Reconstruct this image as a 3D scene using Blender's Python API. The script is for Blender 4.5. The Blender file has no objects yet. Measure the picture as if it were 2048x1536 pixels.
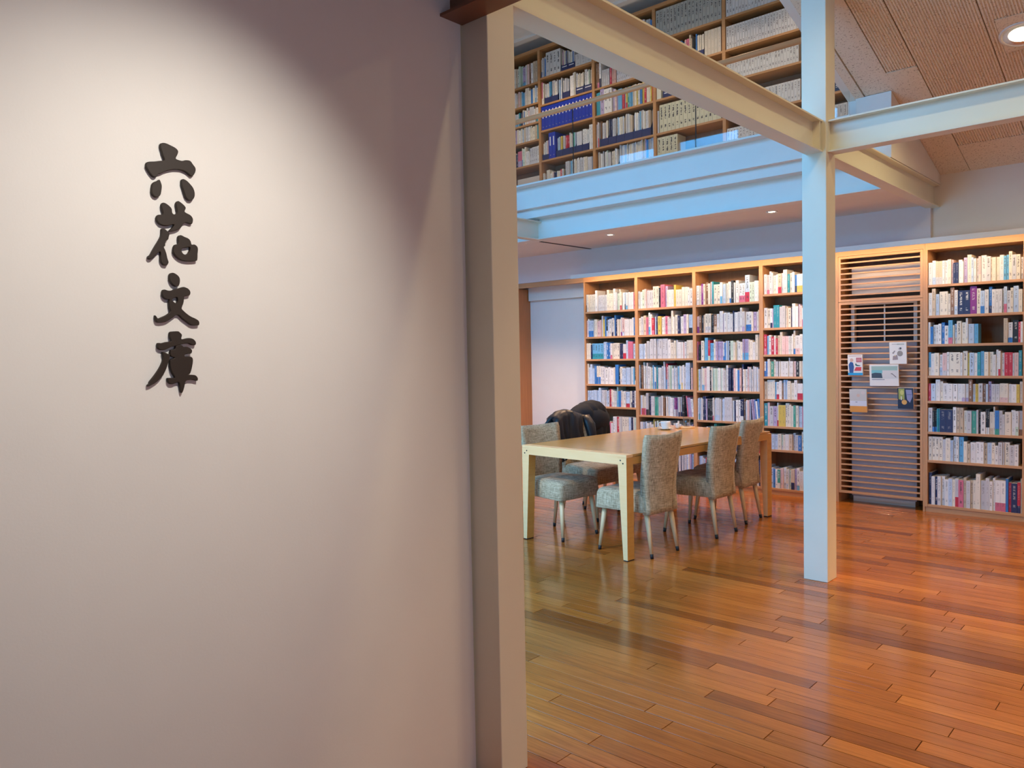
import bpy, bmesh, math, random
from mathutils import Vector, Matrix
random.seed(7)
SC = bpy.context.scene
C = SC.collection
R = math.radians

# ------------------------------------------------------------------ camera
FPX = 1560.0
YAW, PITCH, ROLL = 0.737747803, 0.0384048437, -0.0193556816
CAM = Vector((0, 0, 1.45))
_f = Vector((-math.sin(YAW)*math.cos(PITCH), math.cos(YAW)*math.cos(PITCH), -math.sin(PITCH)))
_r0 = Vector((math.cos(YAW), math.sin(YAW), 0))
_u0 = _r0.cross(_f)
_r = math.cos(ROLL)*_r0 + math.sin(ROLL)*_u0
_u = -math.sin(ROLL)*_r0 + math.cos(ROLL)*_u0
cd = bpy.data.cameras.new('camera')
cd.sensor_width = 36.0
cd.lens = FPX/2048*36.0
cd.clip_start = 0.05
cam = bpy.data.objects.new('camera', cd)
C.objects.link(cam)
mw = Matrix.Identity(4)
for i in range(3):
    mw[i][0] = _r[i]; mw[i][1] = _u[i]; mw[i][2] = -_f[i]; mw[i][3] = CAM[i]
cam.matrix_world = mw
SC.camera = cam

def project(p):
    d = Vector(p) - CAM
    z = d.dot(_f)
    if z < 0.05:
        return None
    return (1024 + FPX*d.dot(_r)/z, 768 - FPX*d.dot(_u)/z, z)

# ------------------------------------------------------------------ world, view, light levels
w = bpy.data.worlds.new('world'); SC.world = w; w.use_nodes = True
w.node_tree.nodes['Background'].inputs[0].default_value = (0.45, 0.65, 1.0, 1)
w.node_tree.nodes['Background'].inputs[1].default_value = 1.5
vs = SC.view_settings
vs.view_transform = 'Standard'; vs.look = 'None'; vs.gamma = 1; vs.exposure = 0.0
vs.use_curve_mapping = False
SC.cycles.use_denoising = True
SC.cycles.max_bounces = 8
SC.cycles.diffuse_bounces = 5
SC.cycles.glossy_bounces = 4
SC.cycles.transmission_bounces = 4
SC.cycles.transparent_max_bounces = 12
SC.cycles.sample_clamp_indirect = 6
SC.cycles.caustics_reflective = False
SC.cycles.caustics_refractive = False

LIGHT = {   # strength and colour of each kind of lamp, and of the daylight
    'window': (10.0, (0.06, 0.45, 1.0)),
    'low_fill': (3.6, (0.16, 0.60, 1.0)),  # cool fill from the two added low windows
    'side': (1.6, (0.70, 0.74, 1.0)),  # cool fill from the added entry window
    'narrow': (270.0, (1.0, 0.60, 0.26)),
    'near': (120.0, (1.0, 0.70, 0.42)),
    'spill': (30.0, (1.0, 0.82, 0.42)),
    'wide': (92.0, (1.0, 0.76, 0.46)),  # unseen lamps added as warm fill from the right
    'upper': (65.0, (1.0, 0.72, 0.44)),
    'table': (190.0, (1.0, 0.72, 0.40)),  # added lamp that warms the near table end
    'soffit': (85.0, (1.0, 0.64, 0.38)),
    'sign': (92.0, (1.0, 0.95, 0.86)),
    'entry': (6.0, (1.0, 0.92, 0.85)),  # added fill for the sign wall beside the characters
    'led': (30.0, (1.0, 0.72, 0.42)),
}
LIGHT.update(globals().get('LIGHT_OVERRIDE', {}))

def area_light(name, loc, rot, sx, sy, power, color):
    d = bpy.data.lights.new(name, 'AREA'); d.shape = 'RECTANGLE'; d.size = sx; d.size_y = sy
    d.energy = power; d.color = color
    o = bpy.data.objects.new(name, d); C.objects.link(o); o.location = loc; o.rotation_euler = rot
    return o

def spot_light(name, loc, direction, power, size_deg, blend, radius, color, parent=None):
    d = bpy.data.lights.new(name, 'SPOT'); d.energy = power; d.color = color
    d.spot_size = R(size_deg); d.spot_blend = blend; d.shadow_soft_size = radius
    o = bpy.data.objects.new(name, d); C.objects.link(o)
    o.rotation_mode = 'QUATERNION'
    o.rotation_quaternion = Vector(direction).to_track_quat('-Z', 'Y')
    o.location = loc
    return o

# windows high in the front wall, above the entry (x ranges), daylight behind each
WIN_Y = 1.80
WIN_Z = (3.05, 4.575)
FILL_Z = (0.12, 2.30)
WINDOWS = [(-7.09, -6.37, *WIN_Z), (-6.01, -5.0, *WIN_Z), (-4.65, -3.64, *WIN_Z), (-3.28, -2.27, *WIN_Z),
           (-5.0, -3.7, *FILL_Z), (-3.5, -2.15, *FILL_Z)]  # low pair added to cool the bulkhead, soffit and chairs
for a, b, z0, z1 in WINDOWS:
    if z0 < 1:                      # cool fill placed behind the added low windows
        area_light('daylight', ((a+b)/2, WIN_Y-0.16, (z0+z1)/2), (R(90), 0, 0), b-a, z1-z0, LIGHT['low_fill'][0]*math.pi*(b-a)*(z1-z0), LIGHT['low_fill'][1])
# the sky above the entry roof, seen through the high windows
sky = area_light('daylight', (-4.7, 0.05, 4.72), (R(36), 0, 0), 8.2, 3.9, LIGHT['window'][0]*math.pi*8.2*3.9, LIGHT['window'][1])
sky.data.spread = R(136)

# added unseen window, far right, cool fill for the sign wall
SIDE = (-0.2, 1.5, 0.4, 2.6)
area_light('daylight', (3.70, (SIDE[0]+SIDE[1])/2, (SIDE[2]+SIDE[3])/2), (R(90), 0, R(90)), SIDE[1]-SIDE[0], SIDE[3]-SIDE[2],
           LIGHT['side'][0]*math.pi*(SIDE[1]-SIDE[0])*(SIDE[3]-SIDE[2]), LIGHT['side'][1])

# ------------------------------------------------------------------ node helpers and materials
MATS = {}
def new_mat(name):
    m = bpy.data.materials.new(name); m.use_nodes = True
    nt = m.node_tree
    MATS[name] = m
    return m, nt, nt.nodes['Principled BSDF']

def node(nt, t, **kw):
    n = nt.nodes.new(t)
    for k, v in kw.items():
        setattr(n, k, v)
    return n

def mth(nt, op, a, b=None, c=None):
    n = nt.nodes.new('ShaderNodeMath'); n.operation = op
    for i, v in enumerate((a, b, c)):
        if v is None: continue
        if isinstance(v, (int, float)): n.inputs[i].default_value = v
        else: nt.links.new(v, n.inputs[i])
    return n.outputs[0]

def mixc(nt, fac, a, b, blend='MIX'):
    n = nt.nodes.new('ShaderNodeMix'); n.data_type = 'RGBA'; n.blend_type = blend
    if isinstance(fac, (int, float)): n.inputs[0].default_value = fac
    else: nt.links.new(fac, n.inputs[0])
    for i, v in ((6, a), (7, b)):
        if isinstance(v, tuple): n.inputs[i].default_value = (*v[:3], 1)
        else: nt.links.new(v, n.inputs[i])
    return n.outputs[2]

def noise(nt, vec, scale, detail=3, rough=0.5, stretch=None):
    if stretch:
        mp = nt.nodes.new('ShaderNodeMapping'); mp.inputs['Scale'].default_value = stretch
        nt.links.new(vec, mp.inputs['Vector']); vec = mp.outputs[0]
    n = nt.nodes.new('ShaderNodeTexNoise')
    n.inputs['Scale'].default_value = scale; n.inputs['Detail'].default_value = detail
    n.inputs['Roughness'].default_value = rough
    nt.links.new(vec, n.inputs['Vector'])
    return n.outputs['Fac']

def ramp(nt, fac, stops):
    n = nt.nodes.new('ShaderNodeValToRGB')
    el = n.color_ramp.elements
    while len(el) < len(stops): el.new(0.5)
    for e, (p, c) in zip(el, stops):
        e.position = p; e.color = (*c, 1)
    nt.links.new(fac, n.inputs[0])
    return n.outputs[0]

def bump(nt, b, h, strength=0.2, dist=0.002):
    n = nt.nodes.new('ShaderNodeBump'); n.inputs['Strength'].default_value = strength
    n.inputs['Distance'].default_value = dist
    nt.links.new(h, n.inputs['Height']); nt.links.new(n.outputs[0], b.inputs['Normal'])

def objco(nt):
    return nt.nodes.new('ShaderNodeTexCoord').outputs['Object']

def posco(nt):
    return nt.nodes.new('ShaderNodeNewGeometry').outputs['Position']

def paint(name, col, rough=0.6, bumpy=0.0, scale=200, var=0.03):
    m, nt, b = new_mat(name)
    p = posco(nt)
    n = noise(nt, p, 6, 3)
    dark = tuple(c*(1-var*2) for c in col)
    nt.links.new(mixc(nt, n, dark, col), b.inputs['Base Color'])
    b.inputs['Roughness'].default_value = rough
    if bumpy: bump(nt, b, noise(nt, p, scale, 3, 0.6), bumpy, 0.0015)
    return m

def wood(name, c1, c2, axis='x', rough=0.4, scale=1.0, fine=14):
    m, nt, b = new_mat(name)
    p = posco(nt)
    st = {'x': (1.2, fine*1.6, fine*1.6), 'y': (fine*1.6, 1.2, fine*1.6), 'z': (fine*1.6, fine*1.6, 1.2)}[axis]
    n1 = noise(nt, p, 2.2*scale, 4, 0.6, st)
    n2 = noise(nt, p, 1.3, 2, 0.5)
    fac = mth(nt, 'ADD', mth(nt, 'MULTIPLY', n1, 0.8), mth(nt, 'MULTIPLY', n2, 0.3))
    nt.links.new(ramp(nt, fac, [(0.32, c1), (0.72, c2)]), b.inputs['Base Color'])
    b.inputs['Roughness'].default_value = rough
    bump(nt, b, n1, 0.06, 0.001)
    return m

def plain(name, col, rough=0.5, metal=0.0, emit=0.0):
    m, nt, b = new_mat(name)
    b.inputs['Base Color'].default_value = (*col, 1)
    b.inputs['Roughness'].default_value = rough
    b.inputs['Metallic'].default_value = metal
    if emit:
        b.inputs['Emission Color'].default_value = (*col, 1)
        b.inputs['Emission Strength'].default_value = emit
    return m

paint('wall_paint', (0.80, 0.765, 0.72), 0.8, 0.12, 160)
paint('white_paint', (0.82, 0.80, 0.77), 0.7, 0.05, 160)
paint('bulkhead_paint', (0.76, 0.72, 0.76), 0.7, 0.05, 160)
paint('entry_grey', (0.34, 0.33, 0.36), 0.7, 0.02, 80)
paint('steel_paint', (0.80, 0.765, 0.64), 0.45, 0.02, 80)
paint('fascia_paint', (0.80, 0.79, 0.74), 0.5, 0.02, 80)
paint('header_brown', (0.22, 0.10, 0.05), 0.45, 0.02, 80)  # one even dark brown for the header beam
wood('shelf_wood', (0.50, 0.255, 0.115), (0.62, 0.335, 0.16), 'x', 0.45)
wood('upright_wood', (0.50, 0.255, 0.115), (0.62, 0.335, 0.16), 'z', 0.45)
wood('balcony_shelf_wood', (0.42, 0.21, 0.08), (0.52, 0.27, 0.11), 'x', 0.5)
wood('panel_wood', (0.40, 0.16, 0.05), (0.50, 0.21, 0.075), 'z', 0.45)
wood('table_wood', (0.60, 0.31, 0.085), (0.70, 0.40, 0.13), 'y', 0.17)
wood('table_pale_wood', (0.90, 0.57, 0.27), (0.95, 0.63, 0.33), 'x', 0.35)
wood('table_orange_wood', (0.60, 0.29, 0.06), (0.70, 0.36, 0.09), 'y', 0.35)
wood('leg_wood', (0.66, 0.46, 0.25), (0.76, 0.56, 0.33), 'z', 0.4)
wood('handrail_wood', (0.74, 0.33, 0.14), (0.82, 0.41, 0.19), 'x', 0.35)
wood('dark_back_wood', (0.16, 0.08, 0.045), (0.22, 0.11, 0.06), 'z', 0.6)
wood('shaded_back_wood', (0.26, 0.12, 0.05), (0.32, 0.155, 0.07), 'z', 0.6)  # shelf wood darkened to carry the shade deep in the cubbies
plain('black_rubber', (0.012, 0.012, 0.014), 0.6)
plain('letter_brown', (0.018, 0.008, 0.0025), 0.6)
plain('ceramic', (0.85, 0.84, 0.80), 0.12)
plain('chrome', (0.8, 0.8, 0.8), 0.2, 1.0)
plain('metal_white', (0.75, 0.74, 0.72), 0.4)
plain('dark_void', (0.02, 0.013, 0.012), 0.9)
plain('unit_grey', (0.46, 0.40, 0.40), 0.5)
plain('unit_beige', (0.62, 0.55, 0.48), 0.6)
plain('navy_card', (0.018, 0.03, 0.12), 0.6)
plain('binder_blue', (0.012, 0.04, 0.42), 0.4)
plain('label_white', (0.8, 0.8, 0.8), 0.7)
plain('jacket_shell', (0.012, 0.013, 0.018), 0.42)
plain('jacket_wool', (0.008, 0.009, 0.014), 0.85)
plain('lamp_lens', (1.0, 0.80, 0.52), 0.4, 0, 14.0)
plain('led_glow', LIGHT['led'][1], 0.4, 0, LIGHT['led'][0])
plain('wood_seam', (0.16, 0.075, 0.02), 0.7)

def make_acoustic():
    m, nt, b = new_mat('ceiling_board')
    p = posco(nt)
    n = noise(nt, p, 90, 2, 0.6)
    n2 = noise(nt, p, 30, 2, 0.5)
    base = mixc(nt, n2, (0.78, 0.68, 0.56), (0.84, 0.75, 0.63))
    speck = ramp(nt, n, [(0.30, (0.45, 0.38, 0.32)), (0.42, (1, 1, 1))])
    nt.links.new(mixc(nt, 1.0, base, speck, 'MULTIPLY'), b.inputs['Base Color'])
    b.inputs['Roughness'].default_value = 0.9
    bump(nt, b, n, 0.3, 0.002)
make_acoustic()

def make_floor():
    m, nt, b = new_mat('floor_wood')
    p = posco(nt)
    at = node(nt, 'ShaderNodeAttribute', attribute_name='tone')
    tone = at.outputs['Fac']
    off = node(nt, 'ShaderNodeCombineXYZ')
    nt.links.new(mth(nt, 'MULTIPLY', tone, 57.0), off.inputs[0])
    nt.links.new(mth(nt, 'MULTIPLY', tone, 31.0), off.inputs[2])
    va = node(nt, 'ShaderNodeVectorMath', operation='ADD')
    nt.links.new(p, va.inputs[0]); nt.links.new(off.outputs[0], va.inputs[1])
    g = noise(nt, va.outputs[0], 3.0, 5, 0.65, (1.1, 26, 26))
    g2 = noise(nt, va.outputs[0], 9.0, 3, 0.6, (1.0, 40, 40))
    col = ramp(nt, tone, [(0.0, (0.13, 0.036, 0.007)), (0.13, (0.21, 0.062, 0.011)), (0.3, (0.33, 0.104, 0.017)),
                          (0.65, (0.42, 0.138, 0.023)), (1.0, (0.50, 0.18, 0.034))])
    gr = ramp(nt, g, [(0.3, (0.62, 0.58, 0.54)), (0.62, (1.12, 1.1, 1.08))])
    col = mixc(nt, 0.8, col, gr, 'MULTIPLY')
    gr2 = ramp(nt, g2, [(0.35, (0.75, 0.72, 0.7)), (0.55, (1, 1, 1))])
    col = mixc(nt, 0.5, col, gr2, 'MULTIPLY')
    nt.links.new(col, b.inputs['Base Color'])
    wear = noise(nt, p, 1.6, 3, 0.5)
    nt.links.new(mth(nt, 'ADD', mth(nt, 'MULTIPLY', wear, 0.10), 0.10), b.inputs['Roughness'])
    b.inputs['IOR'].default_value = 1.5
    tilt = noise(nt, p, 7.0, 1, 0.5, (0.25, 1.6, 1))
    hh = mth(nt, 'ADD', mth(nt, 'MULTIPLY', g2, 0.15), tilt)
    bump(nt, b, hh, 0.10, 0.004)
make_floor()

def make_linen():
    m, nt, b = new_mat('linen')
    p = objco(nt)
    a = noise(nt, p, 1.0, 2, 0.6, (230, 230, 18))
    c = noise(nt, p, 1.0, 2, 0.6, (20, 20, 260))
    d = noise(nt, p, 9, 2, 0.5)
    fac = mth(nt, 'ADD', mth(nt, 'MULTIPLY', a, 0.5), mth(nt, 'MULTIPLY', c, 0.5))
    fac = mth(nt, 'ADD', fac, mth(nt, 'MULTIPLY', mth(nt, 'SUBTRACT', d, 0.5), 0.10))
    col = ramp(nt, fac, [(0.34, (0.15, 0.11, 0.065)), (0.50, (0.46, 0.37, 0.235)), (0.66, (0.71, 0.60, 0.43))])
    nt.links.new(col, b.inputs['Base Color'])
    b.inputs['Roughness'].default_value = 0.9
    b.inputs['Sheen Weight'].default_value = 0.15
    bump(nt, b, fac, 0.35, 0.0015)
make_linen()

def make_glass(name, tint=(1, 1, 1)):
    m = bpy.data.materials.new(name); m.use_nodes = True; MATS[name] = m
    nt = m.node_tree; nt.nodes.clear()
    out = nt.nodes.new('ShaderNodeOutputMaterial')
    tr = nt.nodes.new('ShaderNodeBsdfTransparent'); tr.inputs[0].default_value = (*tint, 1)
    gl = nt.nodes.new('ShaderNodeBsdfGlossy'); gl.inputs['Roughness'].default_value = 0.0
    fr = nt.nodes.new('ShaderNodeFresnel')
    ge = nt.nodes.new('ShaderNodeNewGeometry')      # same reflectance from both sides of the sheet
    nt.links.new(mth(nt, 'SUBTRACT', 1.5, mth(nt, 'MULTIPLY', ge.outputs['Backfacing'], 1.5-1/1.5)), fr.inputs[0])
    mx = nt.nodes.new('ShaderNodeMixShader')
    nt.links.new(fr.outputs[0], mx.inputs[0]); nt.links.new(tr.outputs[0], mx.inputs[1]); nt.links.new(gl.outputs[0], mx.inputs[2])
    nt.links.new(mx.outputs[0], out.inputs[0])
make_glass('clear_glass', (0.97, 0.985, 0.98))
make_glass('tumbler_glass', (0.88, 0.90, 0.93))

def make_book_mat():
    # colour of a spine: body colour, lower band, printed title; all read from the book's own mesh
    m, nt, b = new_mat('book_cover')
    c1 = node(nt, 'ShaderNodeAttribute', attribute_name='c1').outputs['Color']
    c2 = node(nt, 'ShaderNodeAttribute', attribute_name='c2').outputs['Color']
    par = node(nt, 'ShaderNodeAttribute', attribute_name='par').outputs['Vector']
    uv = node(nt, 'ShaderNodeUVMap', uv_map='UVMap').outputs[0]
    sp = node(nt, 'ShaderNodeSeparateXYZ'); nt.links.new(par, sp.inputs[0])
    su = node(nt, 'ShaderNodeSeparateXYZ'); nt.links.new(uv, su.inputs[0])
    band, seed, txt = sp.outputs
    u, v = su.outputs[0], su.outputs[1]
    isband = mth(nt, 'MULTIPLY', mth(nt, 'LESS_THAN', v, band), mth(nt, 'GREATER_THAN', u, -0.5))
    col = mixc(nt, isband, c1, c2)
    cx = node(nt, 'ShaderNodeCombineXYZ')
    nt.links.new(mth(nt, 'MULTIPLY', u, 2.2), cx.inputs[0])
    nt.links.new(mth(nt, 'MULTIPLY', v, 26.0), cx.inputs[1])
    nt.links.new(mth(nt, 'MULTIPLY', seed, 97.0), cx.inputs[2])
    n = noise(nt, cx.outputs[0], 1.0, 1, 0.5)
    cen = mth(nt, 'LESS_THAN', mth(nt, 'ABSOLUTE', mth(nt, 'SUBTRACT', u, 0.5)), 0.19)
    lo = mth(nt, 'SUBTRACT', 0.62, mth(nt, 'MULTIPLY', seed, 0.25))
    title = mth(nt, 'MULTIPLY', mth(nt, 'GREATER_THAN', v, lo), mth(nt, 'LESS_THAN', v, 0.92))
    auth = mth(nt, 'MULTIPLY', mth(nt, 'GREATER_THAN', v, 0.15), mth(nt, 'LESS_THAN', v, 0.27))
    zone = mth(nt, 'MULTIPLY', cen, mth(nt, 'MAXIMUM', title, auth))
    ink = mth(nt, 'MULTIPLY', zone, mth(nt, 'GREATER_THAN', n, 0.47))
    ink = mth(nt, 'MULTIPLY', ink, mth(nt, 'ABSOLUTE', txt))
    inkc = mixc(nt, mth(nt, 'LESS_THAN', txt, 0.0), (0.05, 0.045, 0.05), (0.8, 0.78, 0.7))
    col = mixc(nt, ink, col, inkc)
    nt.links.new(col, b.inputs['Base Color'])
    b.inputs['Roughness'].default_value = 0.5
make_book_mat()

def make_print_mat():
    m, nt, b = new_mat('printed_card')
    nt.links.new(node(nt, 'ShaderNodeAttribute', attribute_name='c1').outputs['Color'], b.inputs['Base Color'])
    b.inputs['Roughness'].default_value = 0.35
make_print_mat()

# ------------------------------------------------------------------ mesh helpers
def link(o, parent=None):
    C.objects.link(o)
    if parent: o.parent = parent
    return o

def mesh_obj(name, verts, faces, mat, parent=None, smooth=False):
    me = bpy.data.meshes.new(name)
    me.from_pydata([tuple(v) for v in verts], [], faces)
    if mat: me.materials.append(MATS[mat] if isinstance(mat, str) else mat)
    if smooth:
        for p in me.polygons: p.use_smooth = True
    me.update()
    return link(bpy.data.objects.new(name, me), parent)

def bm_obj(name, bm, mat, parent=None, smooth=False):
    me = bpy.data.meshes.new(name)
    bmesh.ops.recalc_face_normals(bm, faces=bm.faces)
    bm.to_mesh(me); bm.free()
    if mat: me.materials.append(MATS[mat])
    if smooth:
        for p in me.polygons: p.use_smooth = True
    return link(bpy.data.objects.new(name, me), parent)

BOXF = [(0, 3, 2, 1), (4, 5, 6, 7), (0, 1, 5, 4), (1, 2, 6, 5), (2, 3, 7, 6), (3, 0, 4, 7)]
def boxv(x0, x1, y0, y1, z0, z1):
    return [(x0, y0, z0), (x1, y0, z0), (x1, y1, z0), (x0, y1, z0), (x0, y0, z1), (x1, y0, z1), (x1, y1, z1), (x0, y1, z1)]

def box(name, x0, x1, y0, y1, z0, z1, mat, parent=None, bevel=0.0):
    if bevel:
        bm = bmesh.new()
        vs_ = [bm.verts.new(v) for v in boxv(x0, x1, y0, y1, z0, z1)]
        for f in BOXF: bm.faces.new([vs_[i] for i in f])
        bmesh.ops.bevel(bm, geom=list(bm.edges), offset=bevel, segments=2, affect='EDGES', profile=0.5)
        return bm_obj(name, bm, mat, parent)
    return mesh_obj(name, boxv(x0, x1, y0, y1, z0, z1), BOXF, mat, parent)

def multibox(name, boxes, mat, parent=None):
    V, F = [], []
    for b in boxes:
        n = len(V); V += boxv(*b); F += [tuple(i+n for i in f) for f in BOXF]
    return mesh_obj(name, V, F, mat, parent)

def empty(name, loc=(0, 0, 0), rz=0.0):
    o = bpy.data.objects.new(name, None); C.objects.link(o)
    o.location = loc; o.rotation_euler = (0, 0, rz); o.empty_display_size = 0.1
    return o

def tag(o, label, cat, group=None):
    o['label'] = label; o['category'] = cat
    if group: o['group'] = group
    return o

def struct(o, label=None):
    o['kind'] = 'structure'
    if label: o['label'] = label
    return o

def lathe(name, prof, mat, parent=None, seg=24, loc=(0, 0, 0), smooth=True):
    V, F = [], []
    n = len(prof)
    for k in range(seg):
        a = 2*math.pi*k/seg
        for r, z in prof:
            V.append((loc[0]+r*math.cos(a), loc[1]+r*math.sin(a), loc[2]+z))
    for k in range(seg):
        k2 = (k+1) % seg
        for i in range(n-1):
            F.append((k*n+i, k2*n+i, k2*n+i+1, k*n+i+1))
    bm = bmesh.new()
    vv = [bm.verts.new(v) for v in V]
    for f in F:
        bm.faces.new([vv[i] for i in f])
    bmesh.ops.remove_doubles(bm, verts=bm.verts, dist=1e-6)
    return bm_obj(name, bm, mat, parent, smooth)

def tube(name, p0, p1, r0, r1, mat, parent=None, seg=14, caps=True):
    p0, p1 = Vector(p0), Vector(p1)
    q = (p1-p0).to_track_quat('Z', 'Y')
    V, F = [], []
    for p, r in ((p0, r0), (p1, r1)):
        for k in range(seg):
            a = 2*math.pi*k/seg
            V.append(p + q @ Vector((r*math.cos(a), r*math.sin(a), 0)))
    for k in range(seg):
        F.append((k, (k+1) % seg, seg+(k+1) % seg, seg+k))
    if caps:
        F.append(tuple(range(seg-1, -1, -1))); F.append(tuple(range(seg, 2*seg)))
    o = mesh_obj(name, V, F, mat, parent)
    for p in o.data.polygons:
        if len(p.vertices) == 4: p.use_smooth = True
    return o

def copy_tree(o, parent=None):
    c = o.copy(); C.objects.link(c); c.parent = parent
    for ch in o.children:
        copy_tree(ch, c)
    return c

ORD = ['', 'first', 'second', 'third', 'fourth', 'fifth', 'sixth', 'seventh', 'eighth', 'ninth', 'tenth', 'eleventh', 'twelfth',
       'thirteenth', 'fourteenth', 'fifteenth', 'sixteenth', 'seventeenth', 'eighteenth', 'nineteenth', 'twentieth',
       'twenty-first', 'twenty-second', 'twenty-third', 'twenty-fourth', 'twenty-fifth', 'twenty-sixth', 'twenty-seventh',
       'twenty-eighth', 'twenty-ninth', 'thirtieth', 'thirty-first', 'thirty-second', 'thirty-third', 'thirty-fourth', 'thirty-fifth',
       'thirty-sixth', 'thirty-seventh', 'thirty-eighth', 'thirty-ninth', 'fortieth', 'forty-first', 'forty-second', 'forty-third', 'forty-fourth', 'forty-fifth']

# ================================================================== LARGE STRUCTURE
# sign wall (face at x=-1.9), entry ceiling, outer shell
XW = -1.90
struct(box('wall_left', XW-0.15, XW, -2.6, 1.868, 0, 2.80, 'wall_paint', None, 0.002), 'pale plaster wall carrying the raised brush characters')
struct(box('ceiling', XW-0.15, 3.6, -2.6, 1.70, 2.80, 2.95, 'entry_grey'), 'low grey ceiling over the entry')
struct(box('wall_entry', XW-0.15, 3.6, -2.75, -2.6, 0, 2.95, 'entry_grey'))
struct(multibox('wall_right', [(3.6, 3.75, SIDE[1], 8.4, 0, 6.0), (3.6, 3.75, -2.75, SIDE[0], 0, 6.0), (3.6, 3.75, SIDE[0], SIDE[1], 0, SIDE[2]), (3.6, 3.75, SIDE[0], SIDE[1], SIDE[3], 6.0)], 'wall_paint'))
wr = struct(empty('window_7', (3.66, (SIDE[0]+SIDE[1])/2, SIDE[2])))  # unseen window added to let the cool fill in
_hw, _h = (SIDE[1]-SIDE[0])/2, SIDE[3]-SIDE[2]
multibox('window_frame', [(-0.03, 0.03, -_hw, _hw, 0, 0.04), (-0.03, 0.03, -_hw, _hw, _h-0.04, _h), (-0.03, 0.03, -_hw, -_hw+0.04, 0.04, _h-0.04), (-0.03, 0.03, _hw-0.04, _hw, 0.04, _h-0.04), (-0.03, 0.03, -0.02, 0.02, 0.04, _h-0.04)], 'metal_white', wr)
struct(box('wall_far', -7.75, -7.6, 1.66, 8.4, 0, 6.0, 'wall_paint'))

def front_wall():
    x0, x1, z1 = -7.6, 3.6, 5.9
    y0, y1 = WIN_Y-0.12, WIN_Y
    bx = []
    for zone, za, zb, xe in ((FILL_Z, 0.0, 2.80, XW-0.15), (WIN_Z, 2.80, z1, x1)):
        bx += [(x0, xe, y0, y1, za, zone[0]), (x0, xe, y0, y1, zone[1], zb)]
        prev = x0
        for a, b, w0, w1 in WINDOWS:
            if w0 != zone[0]: continue
            bx.append((prev, a, y0, y1, w0, w1)); prev = b
        bx.append((prev, xe, y0, y1, zone[0], zone[1]))
    struct(multibox('wall_front', bx, 'white_paint'))
    for i, (a, b, w0, w1) in enumerate(WINDOWS):  # the last two are the added low fill windows
        e = empty('window_%d' % (i+1), ((a+b)/2, WIN_Y, w0)); struct(e)
        h = w1-w0; hw = (b-a)/2; t = 0.035
        multibox('window_frame', [(-hw, hw, -0.08, -0.02, 0, t), (-hw, hw, -0.08, -0.02, h-t, h),
                                  (-hw, -hw+t, -0.08, -0.02, t, h-t), (hw-t, hw, -0.08, -0.02, t, h-t)], 'metal_white', e)
        mesh_obj('window_pane', [(-hw+t, -0.05, t), (hw-t, -0.05, t), (hw-t, -0.05, h-t), (-hw+t, -0.05, h-t)], [(0, 1, 2, 3)], 'clear_glass', e)
front_wall()

# back walls
YB = 7.45
struct(box('wall_back', -7.6, 3.6, 7.78, 7.95, 0, 2.66, 'white_paint'))
struct(box('wall_back_bulkhead', -7.6, -1.862, YB-0.005, 7.78, 2.34, 2.70, 'bulkhead_paint'), 'pale bulkhead above the long bookcase, under the balcony')
struct(box('wall_back_right', -1.862, 3.6, 7.49, 7.78, 2.34, 3.05, 'wall_paint'), 'plain wall above the bookcase at the right')
struct(box('wall_back_lower', -1.12, 3.6, 7.49, 7.78, 0, 2.34, 'wall_paint'))
struct(box('wall_balcony', -7.6, -2.05, 8.32, 8.45, 2.9, 6.0, 'white_paint'))

# sloped ceiling
CZ0, CSL, CY0 = 2.912, 0.2962, 7.49
def cz(y): return CZ0 + CSL*(CY0-y)
def slope_slab(name, x0, x1, y0, y1, d0, d1, mat, parent=None):
    V = []
    for d in (d0, d1):
        V += [(x0, y0, cz(y0)+d), (x1, y0, cz(y0)+d), (x1, y1, cz(y1)+d), (x0, y1, cz(y1)+d)]
    return mesh_obj(name, V, BOXF, mat, parent)
sc_ = struct(slope_slab('ceiling_sloped', -2.05, 3.6, 1.66, 7.60, 0.02, 0.16, 'ceiling_board'), 'sloping acoustic board ceiling')
# edge trim, smooth boards and ribbed acoustic boards below it
slope_slab('edge_trim', -2.05, -1.985, 1.8, 7.49, -0.006, 0.02, 'ceiling_board', sc_)
slope_slab('ceiling_panel', -1.977, -1.77, 1.8, 7.49, 0.0, 0.02, 'ceiling_board', sc_)
slope_slab('ceiling_panel', -1.77, -1.572, 5.93, 7.49, 0.0, 0.02, 'ceiling_board', sc_)
# ribbed boards: ridges running down the slope, one board per piece
def ribbed(x0, x1, y0, y1):
    pitch = 0.0172
    n = max(1, int(round((x1-x0)/pitch)))
    p = (x1-x0)/n
    V, F = [], []
    prof = []
    for i in range(n):
        xa = x0 + i*p
        prof += [(xa, 0.0075), (xa+p*0.22, 0.0075), (xa+p*0.42, 0.0), (xa+p*0.80, 0.0)]
    prof.append((x1, 0.0075))
    m = len(prof)
    for y in (y0, y1):
        for x, d in prof: V.append((x, y, cz(y)+d))
    for i in range(m-1): F.append((i, i+1, m+i+1, m+i))
    return mesh_obj('ribbed_panel', V, F, 'ceiling_board', sc_)
ribbed(-1.766, -1.574, 1.8, 5.92)
for k in range(7):
    xa = -1.568 + k*0.455
    if k == 1:
        ribbed(xa, -1.06, 1.8, 7.06); 
        ribbed(-1.06, xa+0.45, 6.02, 7.06); ribbed(-1.06, xa+0.45, 1.8, 5.66)
        slope_slab('ceiling_panel', -1.06, xa+0.45, 5.665, 6.015, 0.0, 0.02, 'ceiling_board', sc_)
    else:
        ribbed(xa, xa+0.45, 1.8, 7.06)
slope_slab('ceiling_panel', -1.568, 3.6, 7.065, 7.49, 0.0, 0.02, 'ceiling_board', sc_)

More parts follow.
